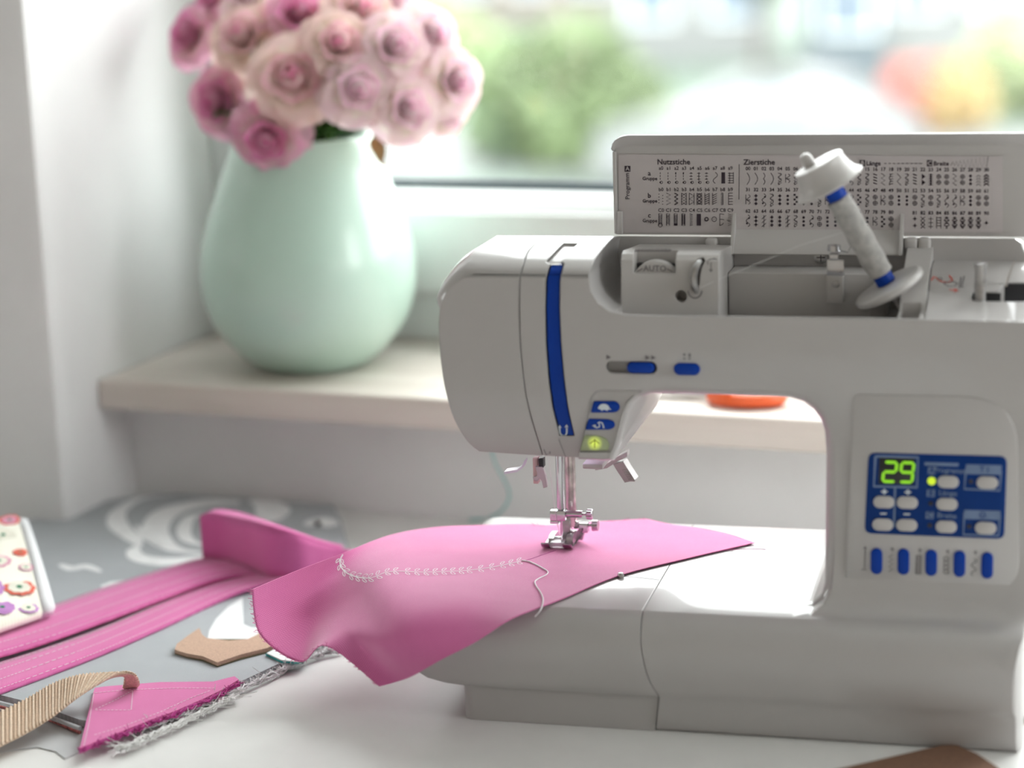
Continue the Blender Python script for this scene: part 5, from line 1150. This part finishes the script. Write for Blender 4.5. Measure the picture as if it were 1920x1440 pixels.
# ================================================================== VASE AND ROSES
vc = WZ(588, 682, SILLT); vase = empty('flower_vase', vc); tag(vase, 'large mint green ceramic vase on the window sill holding pink roses', 'vase')
prof = [(0, .044), (.0015, .052), (.006, .059), (.013, .068), (.024, .0785), (.038, .0895), (.055, .0975), (.075, .1025), (.095, .1035), (.115, .1015), (.14, .095), (.165, .0865), (.19, .0775), (.207, .0708), (.2165, .0672), (.2195, .0660)]
seg = 72; bm = NB(); Lv = []
def rimz(z, th): return z+max(0, (z-.12)/.11)*(.0022*math.cos(th))
for z, r in [(q.x, q.y) for q in spline([Vector(p) for p in prof], 4)]: Lv.append([(r*math.cos(2*PI*i/seg), r*math.sin(2*PI*i/seg), rimz(z, 2*PI*i/seg)) for i in range(seg)])
for z, r in ((.2212, .0645), (.2195, .0626), (.20, .070), (.16, .083), (.10, .098), (.04, .085), (.012, .06)): Lv.append([(r*math.cos(2*PI*i/seg), r*math.sin(2*PI*i/seg), rimz(z, 2*PI*i/seg)) for i in range(seg)])
loft(bm, Lv); obj('vase_body', bm, VASEM, vase, 60)
def petal_mat(name, base, tip, rough=.6):
    m, nt, b = new_mat(name); setp(b, rough=rough, sheen=.2, sss=0.0)
    tc = nt.nodes.new('ShaderNodeTexCoord'); sp_ = nt.nodes.new('ShaderNodeSeparateXYZ'); nt.links.new(tc.outputs['UV'], sp_.inputs[0])
    n = nt.nodes.new('ShaderNodeTexNoise'); n.inputs['Scale'].default_value = 5; nt.links.new(tc.outputs['UV'], n.inputs[0])
    ad = nt.nodes.new('ShaderNodeMath'); ad.operation = 'MULTIPLY_ADD'; nt.links.new(n.outputs['Fac'], ad.inputs[0]); ad.inputs[1].default_value = .7; nt.links.new(sp_.outputs[1], ad.inputs[2])
    r = nt.nodes.new('ShaderNodeValToRGB'); r.color_ramp.elements[0].color = (*base, 1); r.color_ramp.elements[1].color = (*tip, 1); r.color_ramp.elements[0].position = .75; r.color_ramp.elements[1].position = 1.35 if False else 1.0
    sb = nt.nodes.new('ShaderNodeMath'); sb.operation = 'MULTIPLY'; sb.inputs[1].default_value = .72; nt.links.new(ad.outputs[0], sb.inputs[0])
    nt.links.new(sb.outputs[0], r.inputs[0]); nt.links.new(r.outputs[0], b.inputs['Base Color'])
    tr = nt.nodes.new('ShaderNodeBsdfTranslucent'); nt.links.new(r.outputs[0], tr.inputs[0]); mx = nt.nodes.new('ShaderNodeMixShader'); mx.inputs[0].default_value = .5
    nt.links.new(b.outputs[0], mx.inputs[1]); nt.links.new(tr.outputs[0], mx.inputs[2]); nt.links.new(mx.outputs[0], nt.nodes['Material Output'].inputs[0]); return m
PM = {'cream': [petal_mat('petal_cream', (.90, .80, .70), (.90, .68, .66)), petal_mat('petal_blush', (.89, .72, .68), (.88, .54, .62)), petal_mat('petal_heart', (.88, .55, .60), (.85, .30, .50))],
      'pale': [petal_mat('petal_pale', (.91, .84, .76), (.90, .68, .75)), petal_mat('petal_pale_pink', (.90, .78, .78), (.87, .56, .70)), petal_mat('petal_pale_heart', (.86, .60, .68), (.80, .42, .58))],
      'pink': [petal_mat('petal_pink', (.87, .68, .68), (.83, .42, .60)), petal_mat('petal_deep_pink', (.83, .48, .60), (.78, .25, .50)), petal_mat('petal_pink_heart', (.78, .34, .48), (.70, .18, .40))]}
def petal_mesh(wd, ht, cup, curl, seed):
    rr = random.Random(seed); n = 6; bm = NB(); g, u = [], []
    for i in range(n+1):
        t = i/n; row, ur = [], []
        wt = wd*(.35+.65*math.sin(PI*min(1, t*.62+.02)))*(1-.12*t**4)
        for j in range(n+1):
            s = j/n*2-1; ang = s*cup
            x = wt*math.sin(ang)/max(.2, cup); y = wt*(1-math.cos(ang))/max(.2, cup)
            zz_ = ht*t*(1-.10*s*s*t); out = -curl*ht*max(0, t-.55)**2*3+.07*wd*math.sin(3.4*s+seed*1.7)*t*t
            row.append(Vector((x, y+out-0, zz_))); ur.append((j/n, t))
        g.append(row); u.append(ur)
    uvgrid(bm, g, u); return done(bm, 'petal', 180)
RINGS = [(3, .26, .010, .0335, 1.25, -.6, .0024, 2), (4, .10, .0145, .034, 1.15, -.1, .0044, 2), (5, .17, .019, .0345, 1.0, .15, .0068, 1), (5, .32, .023, .035, .9, .5, .0095, 1), (6, .58, .027, .0355, .75, .9, .0128, 0), (7, .95, .029, .034, .65, 1.2, .0155, 0)]
PMESH = {}
for kind, ms in PM.items():
    for k, (n, tilt, wd, ht, cup, curl, rad, mi) in enumerate(RINGS):
        me = petal_mesh(wd, ht, cup, curl, k+3); me.materials.append(ms[mi]); PMESH[kind, k] = me
STEMM = plain('rose_stem', (.12, .24, .06), .6, .2, 60); SEPAL = plain('rose_sepal', (.16, .30, .08), .6, .2, 60)
def leaf_mesh(L_, W_, seed):
    bm = NB(); g, u = [], []
    for i in range(9):
        t = i/8; wt = W_*math.sin(PI*min(1, t*.97+.03))**.8
        g.append([Vector((s*wt, t*L_, -.25*abs(s)*wt*-1-.3*L_*t*t+.002*math.sin(9*t+3*s+seed))) for s in (-1, -.5, 0, .5, 1)]); u.append([(s*.5+.5, t) for s in (-1, -.5, 0, .5, 1)])
    uvgrid(bm, g, u); return done(bm, 'leaf', 180)
def rose(px, py, dia, Y, kind, face, lab, tw=0):
    c = WY(px, py, Y); s = dia*(c-CAM).dot(CF)/FPX/.094; fdir = Vector(face).normalized()
    q = fdir.to_track_quat('Z', 'Y'); r = empty('rose', c); r.rotation_mode = 'QUATERNION'; r.rotation_quaternion = q; tag(r, lab, 'rose', 'roses in the mint vase')
    base = -.020*s; sh = Vector((random.uniform(-.003, .003), random.uniform(-.003, .003)))*s
    for k, (n, tilt, wd, ht, cup, curl, rad, mi) in enumerate(RINGS):
        for i in range(n):
            th = 2*PI*i/n+k*.7+tw+random.uniform(-.1, .1); tl_ = tilt*(random.uniform(.78, 1.22) if k > 2 else random.uniform(.95, 1.05))
            o = bpy.data.objects.new('petal', PMESH[kind, k]); COL.objects.link(o); o.parent = r
            M = Matrix.Translation((sh.x*max(0, 3-k)/3, sh.y*max(0, 3-k)/3, 0)) @ Matrix.Rotation(th, 4, 'Z') @ Matrix.Translation((0, -rad*s*.75, base-.0015*k*s)) @ Matrix.Rotation(tl_, 4, 'X') @ Matrix.Scale(s*random.uniform(.94, 1.06), 4)
            o.matrix_local = M
    bm = NB(); turned(bm, (0, 0, base), (0, 0, base+.04), [(0, .004*s), (.010*s, .0100*s), (.022*s, .0118*s), (.0285*s, .0100*s), (.0325*s, .0060*s), (.0318*s, .0025*s)], 18); obj('heart', bm, PM[kind][1], r)
    bm = NB(); turned(bm, (0, 0, base-.016*s), (0, 0, base), [(0, .004*s), (.006*s, .009*s), (.014*s, .012*s), (.02*s, .006*s)], 14); obj('calyx', bm, SEPAL, r)
    qi = q.inverted(); mouth = vc+Vector((random.uniform(-.03, .03), random.uniform(-.03, .03), .215)); foot_ = vc+Vector((random.uniform(-.03, .03), random.uniform(-.03, .03), .03))
    h0 = c+fdir*(base-.016*s); h1 = h0-fdir*.03*s+Vector((0, 0, -.01))
    bm = NB(); tube(bm, [qi @ (p-c) for p in spline([h0, h1, mouth, (mouth+foot_)/2, foot_], 6)], .0026, 7); obj('stem', bm, STEMM, r)
    return r
bc = vc+Vector((0, 0, .26))
def fd(px, py, Y, bias=(0, 0, 0)):
    return (WY(px, py, Y)-bc).normalized()+Vector(bias)
YV = vc.y
RS = [(348, 62, 128, YV-.01, 'pink', (-.3, -.5, .1), 'pink rose at the far side of the bunch by the plaster reveal'),
      (452, 66, 150, YV-.045, 'cream', (0, -.5, .25), 'cream rose with blush heart between the reveal-side pink rose and the bunch centre'),
      (405, 190, 142, YV-.05, 'pink', (-.1, -.7, .1), 'deep pink rose low on the reveal side above the vase shoulder'),
      (548, 146, 172, YV-.085, 'cream', (.05, -.6, .2), 'largest cream rose with pink heart at the front of the bunch'),
      (500, 262, 142, YV-.085, 'pink', (.0, -.75, -.45), 'drooping pink rose hanging over the rim of the vase'),
      (672, 165, 142, YV-.075, 'pale', (0, -.8, .1), 'pale rose with lilac heart above the vase mouth'),
      (768, 205, 132, YV-.05, 'pale', (.15, -.6, .05), 'pale pink rose hanging beside the vase rim on the glass side'),
      (858, 150, 138, YV-.0, 'pale', (.5, -.2, .0), 'pale rose farthest out towards the window glass'),
      (638, 78, 140, YV-.07, 'cream', (0, -.5, .45), 'cream rose with bright pink heart in the upper middle of the bunch'),
      (742, 84, 138, YV-.045, 'pale', (.1, -.5, .35), 'pale pink rose with coral heart beside the upper middle rose'),
      (560, 22, 140, YV-.03, 'pink', (0, -.35, .7), 'pink edged rose on top of the bunch behind the largest cream rose'),
      (676, 16, 146, YV-.02, 'cream', (0, -.3, .8), 'wide open cream rose on top of the bunch'),
      (812, 62, 128, YV+.0, 'pale', (.4, -.25, .35), 'pale rose on the upper window side of the bunch'),
      (462, -12, 128, YV+.0, 'pale', (-.2, -.2, .8), 'pale rose at the top on the reveal side of the bunch'),
      (392, 2, 120, YV+.02, 'pink', (-.4, -.2, .5), 'small pink rose at the top behind the reveal-side rose'),
      (845, 215, 96, YV+.02, 'pale', (.5, -.3, -.3), 'small pale rose hanging low on the window side of the bunch'),
      (740, 0, 120, YV+.03, 'pale', (.2, 0, .8), 'pale rose at the top behind the wide open cream rose'),
      (600, 95, 110, YV-.055, 'pale', (0, -.4, .5), 'pale rose half hidden between the upper middle roses'),
      (700, 130, 100, YV-.04, 'cream', (0, -.5, .3), 'cream rose tucked behind the lilac hearted rose')]
for i, (px, py, d_, Y, kind, bias, lab) in enumerate(RS):
    f = fd(px, py, Y)*.55+(CAM-bc).normalized()*.62+Vector(bias)*.35; rose(px, py, d_, Y, kind, f, lab, i*.9)
# greenery at the vase mouth: one leafy sprig
spr = empty('leaf_sprig', vc+Vector((0, 0, .2))); tag(spr, 'dark green leaves filling the mouth of the vase under the roses', 'leaves')
lm_ = leaf_mesh(.045, .015, 2); lm_.materials.append(plain('rose_leaf', (.07, .17, .035), .45, .4, 40)); lm2 = leaf_mesh(.040, .014, 5); lm2.materials.append(plain('rose_leaf_light', (.24, .30, .07), .5, .4, 40))
rr = random.Random(12)
for i in range(34):
    th = 2*PI*i/34+rr.uniform(-.1, .1); rad = .012+.030*rr.random()
    o = bpy.data.objects.new('leaf', lm_ if i % 3 else lm2); COL.objects.link(o); o.parent = spr
    o.matrix_local = Matrix.Translation((rad*math.cos(th), rad*math.sin(th), 0.020+.030*rr.random())) @ Matrix.Rotation(th-PI/2, 4, 'Z') @ Matrix.Rotation(rr.uniform(.1, 1.2), 4, 'X') @ Matrix.Rotation(rr.uniform(-.6, .6), 4, 'Y')
bm = NB()
for k in range(6): cyl(bm, (.015*math.cos(k), .015*math.sin(k), -.16), (.03*math.cos(k*1.05), .03*math.sin(k*1.05), .045), .002, .0014, 6)
obj('sprig_stem', bm, STEMM, spr)
am = leaf_mesh(.036, .012, 8); am.materials.append(plain('withered_leaf', (.75, .45, .20), .6, .3, 40)); p = WY(712, 240, YV-.03)
o = link('withered_leaf', am, None, None); o.location = p; o.rotation_euler = (math.radians(-65), math.radians(20), math.radians(150)); tag(o, 'withered orange leaf hanging beside the vase rim under the pale roses', 'leaf')
bm = NB(); tube(bm, spline([WY(922, 846, APRON-.055), WY(930, 872, APRON-.03), WY(948, 905, APRON-.012), WY(955, 932, APRON-.010), WY(940, 958, APRON-.014), WZ(915, 972, .002), WZ(880, 975, .002)], 8), .0013, 8)
tag(obj('hanging_thread', bm, plain('pale_teal_thread', (.35, .60, .58), .7), None), 'thin pale teal thread hanging from the sill to the table behind the machine', 'thread')
# ================================================================== ORANGE-HANDLED SCISSORS ON THE SILL
sc = WZ(1395, 763, SILLT); scr_ = empty('scissors', sc, (0, 0, math.radians(8))); tag(scr_, 'orange-handled item lying on the window sill behind the sewing machine arm', 'scissors')
ORG = plain('orange_plastic', (.85, .13, .03), .35, .04, 40)
for k, (ox, oy, rx, ry) in enumerate(((0, .010, .030, .016), (-.004, .050, .027, .016))):
    bm = NB(); n = 36
    ringp = [Vector((ox+rx*math.cos(2*PI*i/n), oy+ry*math.sin(2*PI*i/n), .0075)) for i in range(n)]
    Lr = []
    for i in range(n):
        c_ = ringp[i]; o_ = (c_-Vector((ox, oy, .0075))).normalized(); th = 2*PI*i/n; w_ = .0045+.004*max(0, math.cos(th+1.0)); Lr.append([c_+o_*w_*math.cos(a)+Vector((0, 0, .007*math.sin(a))) for a in [2*PI*j/10 for j in range(10)]])
    Lr.append(Lr[0]); loft(bm, Lr, True, False); obj('handle_bow', bm, ORG, scr_)
for s in (1, -1):
    bm = NB(); loft(bm, [[(-.03, .03+s*.006, .004), (-.03, .03+s*.012, .004), (-.03, .03+s*.012, .0065), (-.03, .03+s*.006, .0065)], [(-.07, .03-s*.004, .004), (-.07, .03+s*.006, .004), (-.07, .03+s*.006, .0065), (-.07, .03-s*.004, .0065)], [(-.17, .03-s*.001, .005), (-.17, .03+s*.001, .005), (-.17, .03+s*.001, .006), (-.17, .03-s*.001, .006)]]); obj('blade', bm, STEEL, scr_)
bm = NB(); turned(bm, (-.065, .03, .003), (-.065, .03, .009), [(0, .004), (.006, .004)], 14); obj('pivot_screw', bm, STEEL, scr_)
for m in bpy.data.meshes:
    if m.users == 0: bpy.data.meshes.remove(m)
